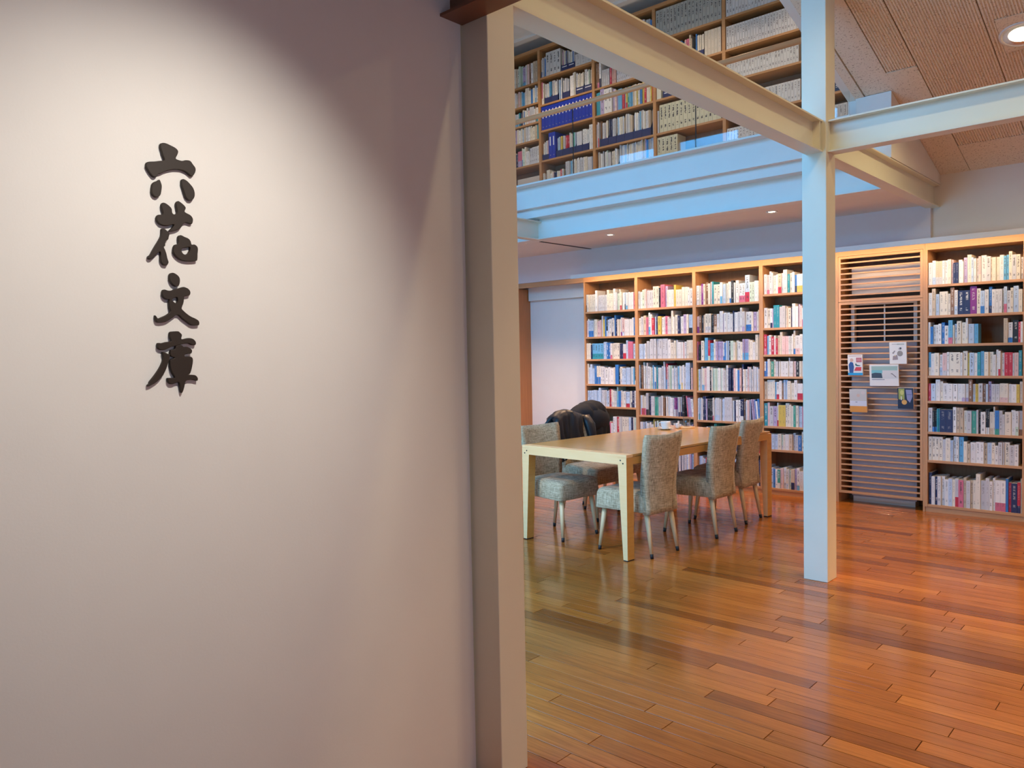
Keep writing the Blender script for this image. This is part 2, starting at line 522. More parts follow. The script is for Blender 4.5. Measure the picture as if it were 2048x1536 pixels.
# upper room over the balcony
uc = struct(box('ceiling_upper', -7.6, -2.05, 1.66, 8.4, 5.62, 5.8, 'white_paint'), 'pale ceiling above the balcony bookcases')
box('ceiling_strip', -7.6, -2.06, 7.89, 7.985, 5.585, 5.62, 'white_paint', uc)
box('ceiling_groove', -7.6, -2.06, 7.985, 8.0, 5.60, 5.621, 'black_rubber', uc)
def side_wall():
    V = []
    for x in (-2.055, -2.12):
        V += [(x, 1.8, cz(1.8)+0.02), (x, 6.2, cz(6.2)+0.02), (x, 6.2, 5.62), (x, 1.8, 5.62)]
    F = [(0, 1, 2, 3), (7, 6, 5, 4), (0, 4, 5, 1), (1, 5, 6, 2), (2, 6, 7, 3), (3, 7, 4, 0)]
    struct(mesh_obj('wall_upper_side', V, F, 'white_paint'))
    struct(box('wall_balcony_side', -2.12, -2.055, 6.2, 8.32, 2.95, 5.62, 'white_paint'))
side_wall()
# bulkhead block at the end of the balcony (its top follows the ceiling slope)
def block():
    x0, x1, y0, y1, zb = -2.045, -1.795, 6.135, 7.488, 2.832
    V = [(x0, y0, zb), (x1, y0, zb), (x1, y1, zb), (x0, y1, zb), (x0, y0, cz(y0)-0.004), (x1, y0, cz(y0)-0.004), (x1, y1, cz(y1)-0.004), (x0, y1, cz(y1)-0.004)]
    struct(mesh_obj('wall_block', V, BOXF, 'wall_paint'), 'square white bulkhead tucked under the sloping ceiling')
block()

# balcony: slab, fascia, recess, lower fascia, soffit, cap
bal = struct(empty('trim_1', (0, 0, 0)), 'white stepped edge of the balcony')
XR = -2.05
box('fascia', -7.6, XR, 6.13, 6.20, 2.943, 3.154, 'fascia_paint', bal)
box('deck_edge', -7.6, XR, 6.196, 6.33, 2.856, 2.945, 'fascia_paint', bal)
box('edge_beam', -7.6, -1.905, 6.32, 6.40, 2.651, 2.858, 'fascia_paint', bal)
box('edge_cap', -7.6, XR, 6.02, 6.22, 3.154, 3.170, 'fascia_paint', bal)
struct(box('floor_balcony', -7.6, XR, 6.22, 8.32, 2.95, 3.10, 'white_paint'))
sof = struct(box('ceiling_soffit', -7.6, -1.905, 6.34, 7.6, 2.664, 2.72, 'wall_paint'), 'pale soffit beneath the balcony')
box('flange_edge', -7.6, -1.905, 6.27, 6.40, 2.641, 2.652, 'fascia_paint', bal)

# ------------------------------------------------------------------ floor of single planks
def floor():
    fl = struct(box('floor', -7.6, 3.6, -2.6, 7.8, -0.06, -0.012, 'wood_seam'), 'glossy reddish brown plank floor')
    rng = random.Random(11)
    pieces = []
    W = 0.09
    rows = int((7.76+2.58)/W)
    forced_dark = [(-2.93, 3.29), (-2.40, 3.20), (-1.5, 2.98)]
    for r in range(rows):
        y0 = 7.76 - (r+1)*W
        x = -7.6 + rng.uniform(-1.2, 0)
        while x < 3.6:
            L = rng.choice((0.9, 1.2, 1.5, 1.8, 0.6, 1.0))*rng.uniform(0.9, 1.1)
            a, b = max(x, -7.6), min(x+L, 3.6)
            x += L
            if b-a < 0.05: continue
            t = min(1, max(0.16, rng.gauss(0.56, 0.17)))
            if rng.random() < 0.04: t = rng.uniform(0.13, 0.25)
            for fx, fy in forced_dark:
                if y0 < fy < y0+W and a < fx+0.5 < b: t = 0.15
            size = 0
            for k in range(7):
                px = a + (b-a)*(k+0.5)/7
                q = project((px, y0+W/2, 0))
                if q and 1050 < q[0] < 2060 and 960 < q[1] < 1545 and not (px < -1.9 and y0 < 1.87):
                    size += (b-a)/7/q[2]**2
            pieces.append((size, a, b, y0, t))
    pieces.sort(key=lambda p: -p[0])
    def geo(a, b, y0):
        g = 0.0016; z0, z1, e = -0.012, 0.0, 0.0004
        V = [(a+g, y0+g, z0), (b-g, y0+g, z0), (b-g, y0+W-g, z0), (a+g, y0+W-g, z0),
             (a+g, y0+g, z1-e), (b-g, y0+g, z1-e), (b-g, y0+W-g, z1-e), (a+g, y0+W-g, z1-e),
             (a+g+e, y0+g+e, z1), (b-g-e, y0+g+e, z1), (b-g-e, y0+W-g-e, z1), (a+g+e, y0+W-g-e, z1)]
        F = [(0, 1, 5, 4), (1, 2, 6, 5), (2, 3, 7, 6), (3, 0, 4, 7), (4, 5, 9, 8), (5, 6, 10, 9), (6, 7, 11, 10), (7, 4, 8, 11), (8, 9, 10, 11)]
        return V, F
    def tone_attr(me, tones):
        at = me.attributes.new('tone', 'FLOAT', 'FACE')
        at.data.foreach_set('value', tones)
    for s, a, b, y0, t in pieces[:300]:
        V, F = geo(a, b, y0)
        o = mesh_obj('plank', V, F, 'floor_wood', fl)
        tone_attr(o.data, [t]*len(F))
    V, F, T = [], [], []
    for s, a, b, y0, t in pieces[300:]:
        v, f = geo(a, b, y0); n = len(V)
        V += v; F += [tuple(i+n for i in q) for q in f]; T += [t]*len(f)
    o = mesh_obj('far_planks', V, F, 'floor_wood', fl); o['kind'] = 'stuff'
    tone_attr(o.data, T)
floor()

# ------------------------------------------------------------------ steel frame
def h_beam(name, axis, lo, hi, c, zb, mat, label, h=0.192, wd=0.10, plates=()):
    e = empty(name, (c if axis == 'y' else (lo+hi)/2, (lo+hi)/2 if axis == 'y' else c, zb))
    tf, tw = 0.009, 0.007
    L = (hi-lo)/2
    def part(nm, a, b, z0, z1, w0=None):
        if axis == 'y': box(nm, a, b, -L, L, z0, z1, mat, e)
        else: box(nm, -L, L, a, b, z0, z1, mat, e)
    part('bottom_flange', -wd/2, wd/2, 0, tf)
    part('top_flange', -wd/2, wd/2, h-tf, h)
    part('web', -tw/2, tw/2, tf, h-tf)
    for t in plates:
        p = t - (lo+hi)/2
        if axis == 'y': box('stiffener_plate', -wd/2+0.004, wd/2-0.004, p-0.005, p+0.005, tf, h-tf, mat, e)
        else: box('stiffener_plate', p-0.005, p+0.005, -wd/2+0.004, wd/2-0.004, tf, h-tf, mat, e)
    tag(e, label, 'beam', 'painted steel beams')
    return e
XC, YC = -1.854, 4.895
tag(box('steel_column', -1.929, -1.779, 4.82, 4.97, 0, 6.2 if False else cz(4.9)+0.0, 'steel_paint', None, 0.004),
    'square ivory steel column standing free in the middle of the plank floor', 'column')
tag(box('steel_column', -1.915, -1.785, 1.876, 2.008, 0, cz(1.95), 'steel_paint', None, 0.003),
    'ivory steel post at the end of the sign wall', 'column')
ZB = 2.637
h_beam('steel_beam', 'y', 2.008, 4.82, -1.85, ZB, 'steel_paint', 'ivory steel beam from the post by the sign wall to the free column', plates=(4.79,))
h_beam('steel_beam', 'y', 4.97, 7.49, -1.85, ZB, 'steel_paint', 'ivory steel beam from the free column back to the wall above the bookcase')
h_beam('steel_beam', 'x', -1.779, 3.6, 4.895, ZB, 'steel_paint', 'ivory steel beam running right from the free column under the sloping ceiling')
h_beam('steel_beam', 'y', 1.9, 6.32, -5.33, ZB, 'steel_paint', 'short ivory beam end seen under the balcony beside the post')
h_beam('header_beam', 'x', -1.9, 3.6, 1.825, 2.556, 'header_brown', 'dark brown beam over the top of the post', h=0.20)
struct(box('trim_2', XW, 3.6, 1.70, 1.80, 2.757, 2.95, 'white_paint'))

# ------------------------------------------------------------------ lamps
def downlight(loc, normal, rad, power, size, blend, label, color=(1, 1, 1), group='warm recessed downlights', lens='lamp_lens', aim=None):
    n = Vector(normal).normalized()
    e = empty('downlight', loc)
    e.rotation_mode = 'QUATERNION'; e.rotation_quaternion = n.to_track_quat('-Z', 'Y')
    lathe('trim_ring', [(rad*1.0, -0.001), (rad*1.02, -0.007), (rad*1.12, -0.008), (rad*1.2, -0.004), (rad*1.2, 0.0)], 'metal_white', e, 32)
    lathe('reflector', [(rad*0.70, -0.0015), (rad*0.80, -0.004), (rad*1.0, -0.0065)], 'chrome', e, 32)
    lathe('lamp', [(0.0001, -0.006), (rad*0.4, -0.005), (rad*0.66, -0.003), (rad*0.72, -0.0015)], lens, e, 24)
    tag(e, label, 'downlight', group)
    p = Vector(loc) + n*0.02
    spot_light('downlight_beam', p, aim or n, power, size, blend, rad*0.7, color)
    return e
DN = (0, 0, -1)
def ceil_lamp(x, y, label, lg='narrow', size=38, blend=0.12, spill=True):
    nn = Vector((0, -CSL, -1)).normalized()
    downlight((x, y, cz(y)-0.001), nn, 0.105, LIGHT[lg][0], size, blend, label, LIGHT[lg][1], aim=DN)
    if spill: spot_light('downlight_spill', (x, y, cz(y)-0.03), DN, LIGHT['spill'][0], 150, 0.5, 0.05, LIGHT['spill'][1])
ceil_lamp(-0.945, 5.86, 'round recessed lamp glowing in the ribbed sloping ceiling', 'narrow', 50, 0.3)
ceil_lamp(-0.97, 2.39, 'recessed lamp in the sloping ceiling nearest the sign wall', 'near', 36.8, 0.05)
ceil_lamp(-0.97, 4.12, 'recessed lamp in the sloping ceiling beside the right-hand beam', 'narrow', 40, 0.3)
for x, y, lab in [(0.8, 5.86, 'by the back wall'), (0.8, 4.12, 'over the right-hand beam'), (0.8, 2.39, 'by the entry'), (2.5, 5.0, 'by the side wall'), (2.5, 3.2, 'in the near corner')]:  # unseen lamps added as warm fill for faces turned right
    ceil_lamp(x, y, 'added warm fill lamp in the sloping ceiling, far right, ' + lab, 'wide', 125, 0.6, False)
for x, lab in ((-6.3, 'left'), (-4.5, 'middle'), (-2.9, 'right')):
    downlight((x, 7.1, 5.619), DN, 0.06, LIGHT['upper'][0], 130, 0.6, 'recessed lamp in the high ceiling over the balcony, ' + lab + ' of three', LIGHT['upper'][1], group='high balcony downlights')
for x, lab in ((-4.681, 'small lit downlight in the soffit above the long bookcase, left of two'), (-2.95, 'small lit downlight in the soffit near the free column'),
               (-5.66, 'small downlight in the soffit close behind the ivory post'), (-6.6, 'small downlight in the soffit at the far alcove')):
    downlight((x, 6.70 if x > -5.5 else 6.45, 2.663), DN, 0.042, LIGHT['soffit'][0], 110, 0.6, lab, LIGHT['soffit'][1], group='small soffit downlights')
# sign spotlight, and a fill lamp added for the entry wall (on the entry ceiling)
def track_spot(loc, target, lg, size, blend, label):
    e = empty('ceiling_spotlight', loc)
    d = (Vector(target)-Vector(loc)); d.z += 0.12; d.normalize()
    lathe('mount', [(0.0001, 0), (0.05, 0), (0.05, -0.02), (0.0001, -0.02)], 'metal_white', e, 20)
    tube('stem', (0, 0, -0.02), (0, 0, -0.09), 0.01, 0.01, 'metal_white', e)
    p = Vector((0, 0, -0.12))
    tube('lamp_head', p - d*0.06, p + d*0.07, 0.03, 0.045, 'metal_white', e, 18, caps=True)
    tag(e, label, 'spotlight')
    s = Vector(loc) + p + d*0.085
    spot_light('spotlight_beam', s, Vector(target)-s, LIGHT[lg][0], size, blend, 0.03, LIGHT[lg][1])
    return e
track_spot((-0.62, 0.95, 2.80), (XW, 0.84, 1.45), 'sign', 67, 1.0, 'small ceiling spotlight aimed at the raised characters')
track_spot((-0.95, 0.15, 2.80), (XW, 0.35, 1.5), 'entry', 120, 1.0, 'small added fill spotlight brightening the entry wall')

ts = track_spot((-3.9, 1.98, 2.92), (-3.5, 4.62, 0.66), 'table', 30, 0.8, 'small added fill spotlight warming the reading table')  # added lamp, puts warm light on the table end
box('bracket', -0.012, 0.012, -0.18, 0.02, -0.004, 0.012, 'metal_white', ts)  # arm made up to carry the added lamp

# ================================================================== OBJECTS
# ------------------------------------------------------------------ raised brush characters on the sign wall
def wall_pt(px, py, X):
    dx, dy = (px-1024)/FPX, (py-768)/FPX
    d = _f + _r*dx - _u*dy
    t = X/d.x
    return (t*d.y, CAM.z + t*d.z)       # (y, z) on the wall plane

def smooth_poly(pts, sub=3):
    out = []
    n = len(pts)
    for i in range(n):
        p0, p1, p2, p3 = pts[i-1], pts[i], pts[(i+1) % n], pts[(i+2) % n]
        for k in range(sub):
            t = k/sub
            out.append(tuple(0.5*((2*p1[j]) + (-p0[j]+p2[j])*t + (2*p0[j]-5*p1[j]+4*p2[j]-p3[j])*t*t + (-p0[j]+3*p1[j]-3*p2[j]+p3[j])*t**3) for j in (0, 1)))
    return out

def stroke_mesh(rings, depth, parent, base):
    cu = bpy.data.curves.new('stroke', 'CURVE'); cu.dimensions = '2D'; cu.fill_mode = 'BOTH'
    cu.extrude = depth/2 - 0.0012; cu.bevel_depth = 0.0012; cu.bevel_resolution = 1; cu.offset = -0.0012
    for ring in rings:
        s = cu.splines.new('POLY'); s.points.add(len(ring)-1); s.use_cyclic_u = True
        for p, (y, z) in zip(s.points, ring): p.co = (y-base[0], z-base[1], 0, 1)
    tmp = bpy.data.objects.new('tmp', cu); C.objects.link(tmp)
    dg = bpy.context.evaluated_depsgraph_get()
    me = bpy.data.meshes.new_from_object(tmp.evaluated_get(dg))
    bpy.data.objects.remove(tmp)
    me.materials.clear(); me.materials.append(MATS['letter_brown'])
    o = bpy.data.objects.new('stroke', me); C.objects.link(o); o.parent = parent
    # local x -> world y, local y -> world z, local z -> world x
    o.matrix_local = Matrix(((0, 0, 1, depth/2), (1, 0, 0, 0), (0, 1, 0, 0), (0, 0, 0, 1)))
    return o

GLYPHS = [
 ('topmost raised dark brown brush character on the plaster wall', (280, 280, .08464), [
  [[(490,90),(540,65),(620,75),(740,130),(850,190),(905,260),(890,340),(850,430),(900,465),(1000,490),(1080,475),(1190,490),(1260,580),(1310,650),(1320,720),(1290,800),(1240,850),(1200,840),(1120,770),(1030,720),(900,695),(760,700),(620,735),(500,790),(440,800),(400,860),(340,875),(280,830),(220,750),(160,650),(150,590),(165,530),(220,510),(340,505),(470,490),(570,475),(580,440),(540,350),(515,250),(490,180)]],
  [[(465,935),(500,1010),(520,1090),(510,1200),(490,1290),(440,1340),(380,1350),(320,1310),(285,1240),(280,1160),(295,1050),(340,990),(410,965)]],
  [[(1030,920),(1110,960),(1190,1040),(1260,1130),(1295,1230),(1295,1330),(1260,1400),(1200,1430),(1140,1410),(1080,1340),(1050,1240),(1010,1120),(985,1020),(990,945)]]]),
 ('second raised dark brown brush character down, with two-pronged top', (280, 400, .08464), [
  [[(560,60),(620,80),(700,140),(755,210),(765,290),(800,335),(860,325),(885,280),(870,180),(855,90),(880,35),(920,25),(1000,80),(1070,150),(1085,200),(1060,270),(1110,310),(1200,360),(1250,430),(1255,500),(1235,560),(1190,560),(1100,530),(1030,560),(990,620),(940,680),(860,720),(760,740),(700,735),(720,700),(780,640),(810,580),(740,590),(650,610),(560,600),(480,570),(420,510),(395,440),(405,380),(450,345),(530,345),(550,300),(520,200),(510,120),(530,75)]],
  [[(540,670),(600,690),(680,760),(700,810),(685,870),(670,930),(620,970),(600,1030),(600,1080),(570,1110),(600,1180),(630,1270),(650,1370),(680,1460),(670,1500),(640,1540),(560,1530),(500,1450),(490,1350),(490,1260),(475,1220),(430,1250),(360,1320),(290,1390),(240,1400),(195,1370),(200,1330),(250,1290),(300,1200),(370,1080),(450,950),(500,850),(515,760),(515,690)]],
  [[(930,840),(980,830),(1060,870),(1150,910),(1200,970),(1225,1050),(1290,1050),(1350,1090),(1375,1160),(1365,1280),(1360,1400),(1330,1440),(1220,1450),(1100,1445),(990,1420),(900,1370),(830,1300),(790,1220),(800,1120),(835,1055),(900,1040),(915,980),(905,890)],
   [(985,1190),(1010,1140),(1100,1125),(1185,1110),(1180,1190),(1140,1260),(1080,1290),(1020,1260)]]]),
 ('third raised dark brown brush character down, with crossed legs', (290, 540, .078125), [
  [[(640,110),(700,70),(760,80),(850,140),(895,210),(900,300),(880,380),(850,415),(790,420),(720,380),(660,300),(630,210)]],
  [[(470,510),(520,500),(600,525),(700,520),(780,485),(880,465),(950,440),(1010,435),(1100,470),(1150,520),(1170,580),(1150,640),(1080,665),(1010,680),(1005,760),(985,860),(945,980),(990,1040),(1080,1120),(1180,1190),(1290,1240),(1370,1290),(1395,1340),(1390,1400),(1350,1415),(1200,1410),(1080,1330),(960,1240),(880,1160),(810,1150),(740,1200),(650,1265),(540,1325),(430,1345),(330,1340),(285,1300),(265,1220),(265,1160),(300,1190),(345,1240),(450,1200),(560,1150),(640,1090),(665,1040),(640,1000),(625,900),(620,800),(635,755),(560,750),(490,710),(450,650),(445,570)],
   [(700,775),(730,725),(825,700),(845,790),(800,855),(745,815)]]]),
 ('lowest raised dark brown brush character on the plaster wall', (280, 655, .0879), [
  [[(690,110),(740,90),(870,85),(920,120),(960,170),(945,250),(985,265),(1100,240),(1190,250),(1250,290),(1280,350),(1260,400),(1190,395),(1120,365),(1010,370),(930,390),(850,410),(800,425),(720,440),(640,480),(560,510),(480,510),(420,480),(400,430),(405,370),(430,350),(500,355),(600,330),(715,310),(690,240),(675,180)]],
  [[(520,560),(580,570),(640,600),(690,610),(675,690),(660,760),(630,860),(590,970),(530,1080),(450,1180),(370,1250),(290,1300),(230,1330),(180,1340),(180,1310),(215,1280),(230,1230),(310,1130),(390,1020),(460,910),(520,780),(540,690),(525,620)]],
  [[(820,425),(900,395),(960,405),(1000,440),(1080,440),(1160,480),(1190,530),(1170,590),(1090,600),(1020,620),(1030,660),(1110,655),(1190,680),(1210,750),(1195,870),(1170,980),(1140,1050),(1090,1075),(1180,1075),(1270,1090),(1320,1150),(1310,1210),(1250,1200),(1150,1190),(1060,1210),(1030,1270),(1010,1360),(985,1450),(955,1490),(930,1450),(915,1350),(890,1250),(820,1260),(740,1290),(670,1270),(635,1210),(640,1150),(720,1145),(800,1140),(760,1070),(720,1000),(690,880),(685,760),(720,720),(800,690),(740,670),(700,640),(690,570),(710,510),(800,490)]]]),
]
LD = 0.010
for label, (ox, oy, s), strokes in GLYPHS:
    base = wall_pt(345, oy+65, XW+LD)
    e = empty('wall_character', (XW, base[0], base[1]))
    tag(e, label, 'character', 'raised brush characters on the sign wall')
    for rings in strokes:
        rr = [[wall_pt(ox+x*s, oy+y*s, XW+LD) for x, y in smooth_poly(r)] for r in rings]
        stroke_mesh(rr, LD, e, base)

# ------------------------------------------------------------------ bookcases
def bookcase(x0, x1, yf, yb, shelves, ztop, zbase, label, group, wx, wz, plinth=0.0, st=0.022, back='panel_back'):
    """shelves: list of underside heights; top board underside at ztop"""
    e = empty('bookcase', ((x0+x1)/2, yf, zbase)); ox, oy, oz = (x0+x1)/2, yf, zbase
    t = 0.019
    d = yb-yf
    hw = (x1-x0)/2
    top = ztop+0.058 if plinth else ztop+0.04
    box('side_panel', -hw, -hw+t, 0, d, plinth, top-oz, wz, e)
    box('side_panel', hw-t, hw, 0, d, plinth, top-oz, wz, e)
    box('back_panel', -hw+t, hw-t, d-0.012, d, plinth, top-oz, 'shaded_back_wood', e)
    box('top_board', -hw+t, hw-t, -0.001, d-0.012, ztop-oz, top-oz, wx, e)
    for z in shelves:
        box('shelf', -hw+t, hw-t, 0.004, d-0.012, z-oz, z-oz+st, wx, e, 0.0015)
    if plinth:
        box('plinth', -hw, hw, 0.012, d, 0.0, plinth, wx, e)
    tag(e, label, 'bookcase', group)
    return e

PAL = [  # name, colour, weight
    ('white', (0.80, 0.79, 0.77), 30), ('cream', (0.78, 0.72, 0.60), 22), ('pale grey', (0.60, 0.60, 0.62), 14), ('pale blue', (0.50, 0.62, 0.78), 8),
    ('beige', (0.62, 0.50, 0.36), 5), ('pale pink', (0.74, 0.52, 0.50), 5), ('lilac', (0.46, 0.38, 0.58), 3), ('blue', (0.04, 0.20, 0.55), 4),
    ('light blue', (0.14, 0.42, 0.68), 3), ('navy', (0.02, 0.03, 0.10), 4), ('black', (0.02, 0.02, 0.025), 3), ('red', (0.55, 0.03, 0.06), 2),
    ('rose', (0.62, 0.16, 0.25), 2), ('yellow', (0.70, 0.52, 0.10), 1.5), ('green', (0.06, 0.34, 0.26), 1.5), ('teal', (0.03, 0.30, 0.38), 1.5),
    ('pale green', (0.56, 0.68, 0.56), 2), ('brown', (0.25, 0.13, 0.07), 1.5), ('purple', (0.22, 0.03, 0.22), 1)]
PD = {n: c for n, c, _ in PAL}
def pick(rng, bias=None):
    pal = PAL
    if bias:
        pal = [(n, c, w*bias.get(n, 1.0)) for n, c, w in PAL]
    r = rng.uniform(0, sum(p[2] for p in pal))
    for n, c, w_ in pal:
        r -= w_
        if r <= 0: return n, c
    return pal[0][:2]

class Book:
    __slots__ = ('x', 'w', 'h', 'd', 'y', 'z', 'lean', 'name', 'c1', 'c2', 'band', 'seed', 'txt', 'gap')
def book_geo(b, ox=0, oy=0, oz=0):
    x0, x1 = b.x-ox, b.x+b.w-ox
    y0, y1 = b.y-oy, b.y+b.d-oy
    z0, z1 = b.z-oz, b.z+b.h-oz
    s = b.lean
    V = [(x0, y0, z0), (x1, y0, z0), (x1, y1, z0), (x0, y1, z0), (x0+s, y0, z1), (x1+s, y0, z1), (x1+s, y1, z1), (x0+s, y1, z1)]
    return V, [BOXF[2], BOXF[1], BOXF[3], BOXF[5], BOXF[0]]      # spine, top, right, left, bottom
def book_attrs(me, books):
    """five quads per book in order"""
    n = len(books)
    me.uv_layers.new(name='UVMap')
    me.attributes.new('c1', 'FLOAT_COLOR', 'CORNER')
    me.attributes.new('c2', 'FLOAT_COLOR', 'CORNER')
    me.attributes.new('par', 'FLOAT_VECTOR', 'CORNER')
    A, B, P, U = [], [], [], []
    for b in books:
        a = (*b.c1, 1); paper = (0.66, 0.60, 0.50, 1)
        A += list(a)*4 + list(paper)*4 + list(a)*12
        B += list((*b.c2, 1))*20
        P += [b.band, b.seed, b.txt]*20
        U += [0, 0, 1, 0, 1, 1, 0, 1] + [-1, 0.5]*16
    me.attributes['c1'].data.foreach_set('color', A); me.attributes['c2'].data.foreach_set('color', B)
    me.attributes['par'].data.foreach_set('vector', P); me.uv_layers['UVMap'].data.foreach_set('uv', U)

def fill_row(rng, x0, x1, z, ymin, hmean, hmax, wmean=0.023, bias=None, series=0.25, lean_end=0, sets=None):
    """a row of books from x0 to x1 standing on z"""
    out = []
    x = x0 + 0.003
    prev = None
    while x < x1 - 0.008:
        b = Book()
        if prev is not None and rng.random() < series:
            b.name, b.c1, b.c2, b.band, b.txt, b.h, b.w, b.d = prev.name, prev.c1, prev.c2, prev.band, prev.txt, prev.h, prev.w*rng.uniform(0.95, 1.05), prev.d
        else:
            b.name, b.c1 = pick(rng, bias)
            v = rng.uniform(0.9, 1.08)
            b.c1 = tuple(min(0.86, c*v) for c in b.c1)
            dark = sum(b.c1) < 0.75
            _, c2 = pick(rng, {'white': 0.3, 'cream': 0.3, 'blue': 3, 'red': 3, 'light blue': 3, 'rose': 3, 'navy': 2})
            b.c2 = c2
            b.band = rng.choice((0, 0, 0, 0, 0, rng.uniform(0.2, 0.4)))
            b.txt = (-1.0 if dark else 1.0)*rng.choice((0.2, 0.3, 0.45, 0.7))
            b.h = min(hmax, max(0.15, rng.gauss(hmean, 0.010)))
            if rng.random() < 0.14: b.h = min(hmax, b.h+rng.uniform(0.015, 0.05))
            b.w = min(0.055, max(0.010, rng.gauss(wmean, wmean*0.33)))
            b.d = b.h*0.70
        b.seed = rng.random()
        b.x = x; b.z = z; b.lean = 0.0
        b.y = ymin + max(0, rng.gauss(0.006, 0.008))
        if x + b.w > x1 - 0.002:
            b.w = x1 - 0.002 - x
            if b.w < 0.008: break
        out.append(b); prev = b
        x += b.w + 0.0012
    if lean_end and len(out) > lean_end+2:
        # the last few lean to the left, leaving a wedge of space
        L = rng.uniform(0.012, 0.03)
        k = len(out)-lean_end
        out.pop()
        for b in out[k:]:
            b.lean = -L; b.x += out[-1].w + 0.002 + L*0.3
            b.h = min(b.h, hmax-0.01)
    return out

REST = []          # books beyond the three hundred largest
def emit_single(books, ybase, where, group):
    for i, b in enumerate(books):
        V, F = book_geo(b, b.x+b.w/2, b.y, b.z)
        o = mesh_obj('book', V, F, 'book_cover')
        o.location = (b.x+b.w/2, b.y, b.z)
        book_attrs(o.data, [b])
        tag(o, '%s book, %s from left, %s' % (b.name, ORD[min(i+1, 45)], where), 'book', group)

DX = [-5.598, -4.866, -4.141, -3.398, -2.662]
WOODG = 'built-in bookcases along the back wall'
ROWS = {  # undersides of the shelves from the top down
    0: [1.908, 1.612, 1.349, 1.056, 0.794, 0.44], 1: [1.908, 1.612, 1.345, 1.010, 0.715, 0.40],
    2: [1.908, 1.612, 1.321, 1.002, 0.689, 0.38], 3: [1.972, 1.637, 1.373, 1.155, 0.930, 0.662, 0.430],
    5: [1.955, 1.690, 1.443, 1.171, 0.951, 0.682, 0.433]}
ZT = 2.279
ST = 0.022
blab = ['bookcase bay farthest left, behind the jackets', 'bookcase bay second from the left, behind the coffee cup',
        'bookcase bay third from the left, behind the chairs', 'bookcase bay just left of the free steel column']
PL = 0.066
rng = random.Random(5)
COOL = {'pale blue': 3.5, 'blue': 2.2, 'light blue': 2.5, 'beige': 0.4, 'brown': 0.3, 'navy': 1.5}
MAGS = {'pale blue': 3, 'navy': 2.5, 'black': 1.5, 'pale grey': 2, 'beige': 0.2, 'cream': 0.4}
single = 0
for k in range(4):
    bookcase(DX[k], DX[k+1], YB, 7.75, ROWS[k]+[PL-ST], ZT, 0.0, blab[k], WOODG, 'shelf_wood', 'upright_wood', plinth=PL-ST)
    tops = [ZT]+ROWS[k]
    floors = [z+ST for z in ROWS[k]]+[PL]
    for r, (zt, zf) in enumerate(zip(tops, floors)):
        clear = zt-zf
        hm = min(0.195 + (0.02 if k == 2 and r == 0 else 0), clear-0.055)
        wm = 0.0235
        bias = None; le = 0
        if r == 0: bias = {'cream': 1.6, 'white': 1.3, 'navy': 0.2, 'black': 0.5}
        elif k == 0: bias = COOL
        elif k in (1, 2) and r >= 3: bias = MAGS; wm = 0.014; hm = clear-0.062; le = 6 if r == 4 else 0
        if k == 3 and r in (4, 5): hm = clear-0.035
        x0, x1 = DX[k]+0.020, DX[k+1]-0.020
        if k == 0 and r == 5: hm = 0.20; x0 += 0.0; hm = 0.165
        bs = fill_row(rng, x0, x1, zf, YB+0.012, hm, clear-0.012, wm, bias, 0.35 if r in (2, 4) else 0.22, le)
        if k == 0 and r == 5:
            for b in bs:
                if b.x > x0+0.36: b.h = min(clear-0.03, 0.24); 
        if k == 3:
            # only the part left of the column shows; those are picked out singly
            vis = [b for b in bs if project((b.x, b.y, b.z))[0] < 1606]
            hid = [b for b in bs if b not in vis]
            if r < 7:
                emit_single(vis, YB, '%s shelf down, bay just left of the steel column' % ORD[r+1], 'books in the bay left of the column')
                single += len(vis); REST += hid
            else: REST += bs
        else:
            REST += bs
# right-hand bay
X5A, X5B = -1.905, -1.165
bookcase(X5A, X5B, YB, 7.75, ROWS[5]+[PL-ST], ZT, 0.0, 'bookcase bay right of the slatted door', WOODG, 'shelf_wood', 'upright_wood', plinth=PL-ST)
tops = [ZT]+ROWS[5]; floors = [z+ST for z in ROWS[5]]+[PL]
for r, (zt, zf) in enumerate(zip(tops, floors)):
    clear = zt-zf
    hm = min(0.195, clear-0.050); wm = 0.0255
    bias = {'cream': 1.5, 'white': 1.4} if r < 3 else None
    if r == 7: bias = {'blue': 3, 'navy': 3, 'beige': 2, 'rose': 2, 'brown': 2}; hm = 0.24; wm = 0.030
    bs = fill_row(rng, X5A+0.020, X5B-0.020, zf, YB+0.012, hm, clear-0.012, wm, bias, 0.16)
    if r == 2:
        bs = [b for b in bs if not (-1.51 < b.x+b.w/2 < -1.315)]
    if r == 6: bs = [b for b in bs if b.x < -1.215]
    emit_single(bs, YB, '%s shelf down, bookcase right of slatted door' % ORD[r+1], 'books in the bay right of the slatted door')
    single += len(bs)

# rail with hidden lamp strip above the bookcases, and header left of them
rail = empty('lighting_rail', (-3.4, YB, 2.307))
tag(rail, 'long pale pelmet with a warm lamp strip above the bookcases', 'light rail')
multibox('rail_channel', [(-2.195, 2.30, -0.25, -0.24, 0.0, 0.0435), (-2.195, 2.30, -0.24, -0.006, 0.0375, 0.0435)], 'fascia_paint', rail)
box('lamp_strip', -2.18, 2.28, -0.235, -0.195, 0.026, 0.036, 'led_glow', rail)

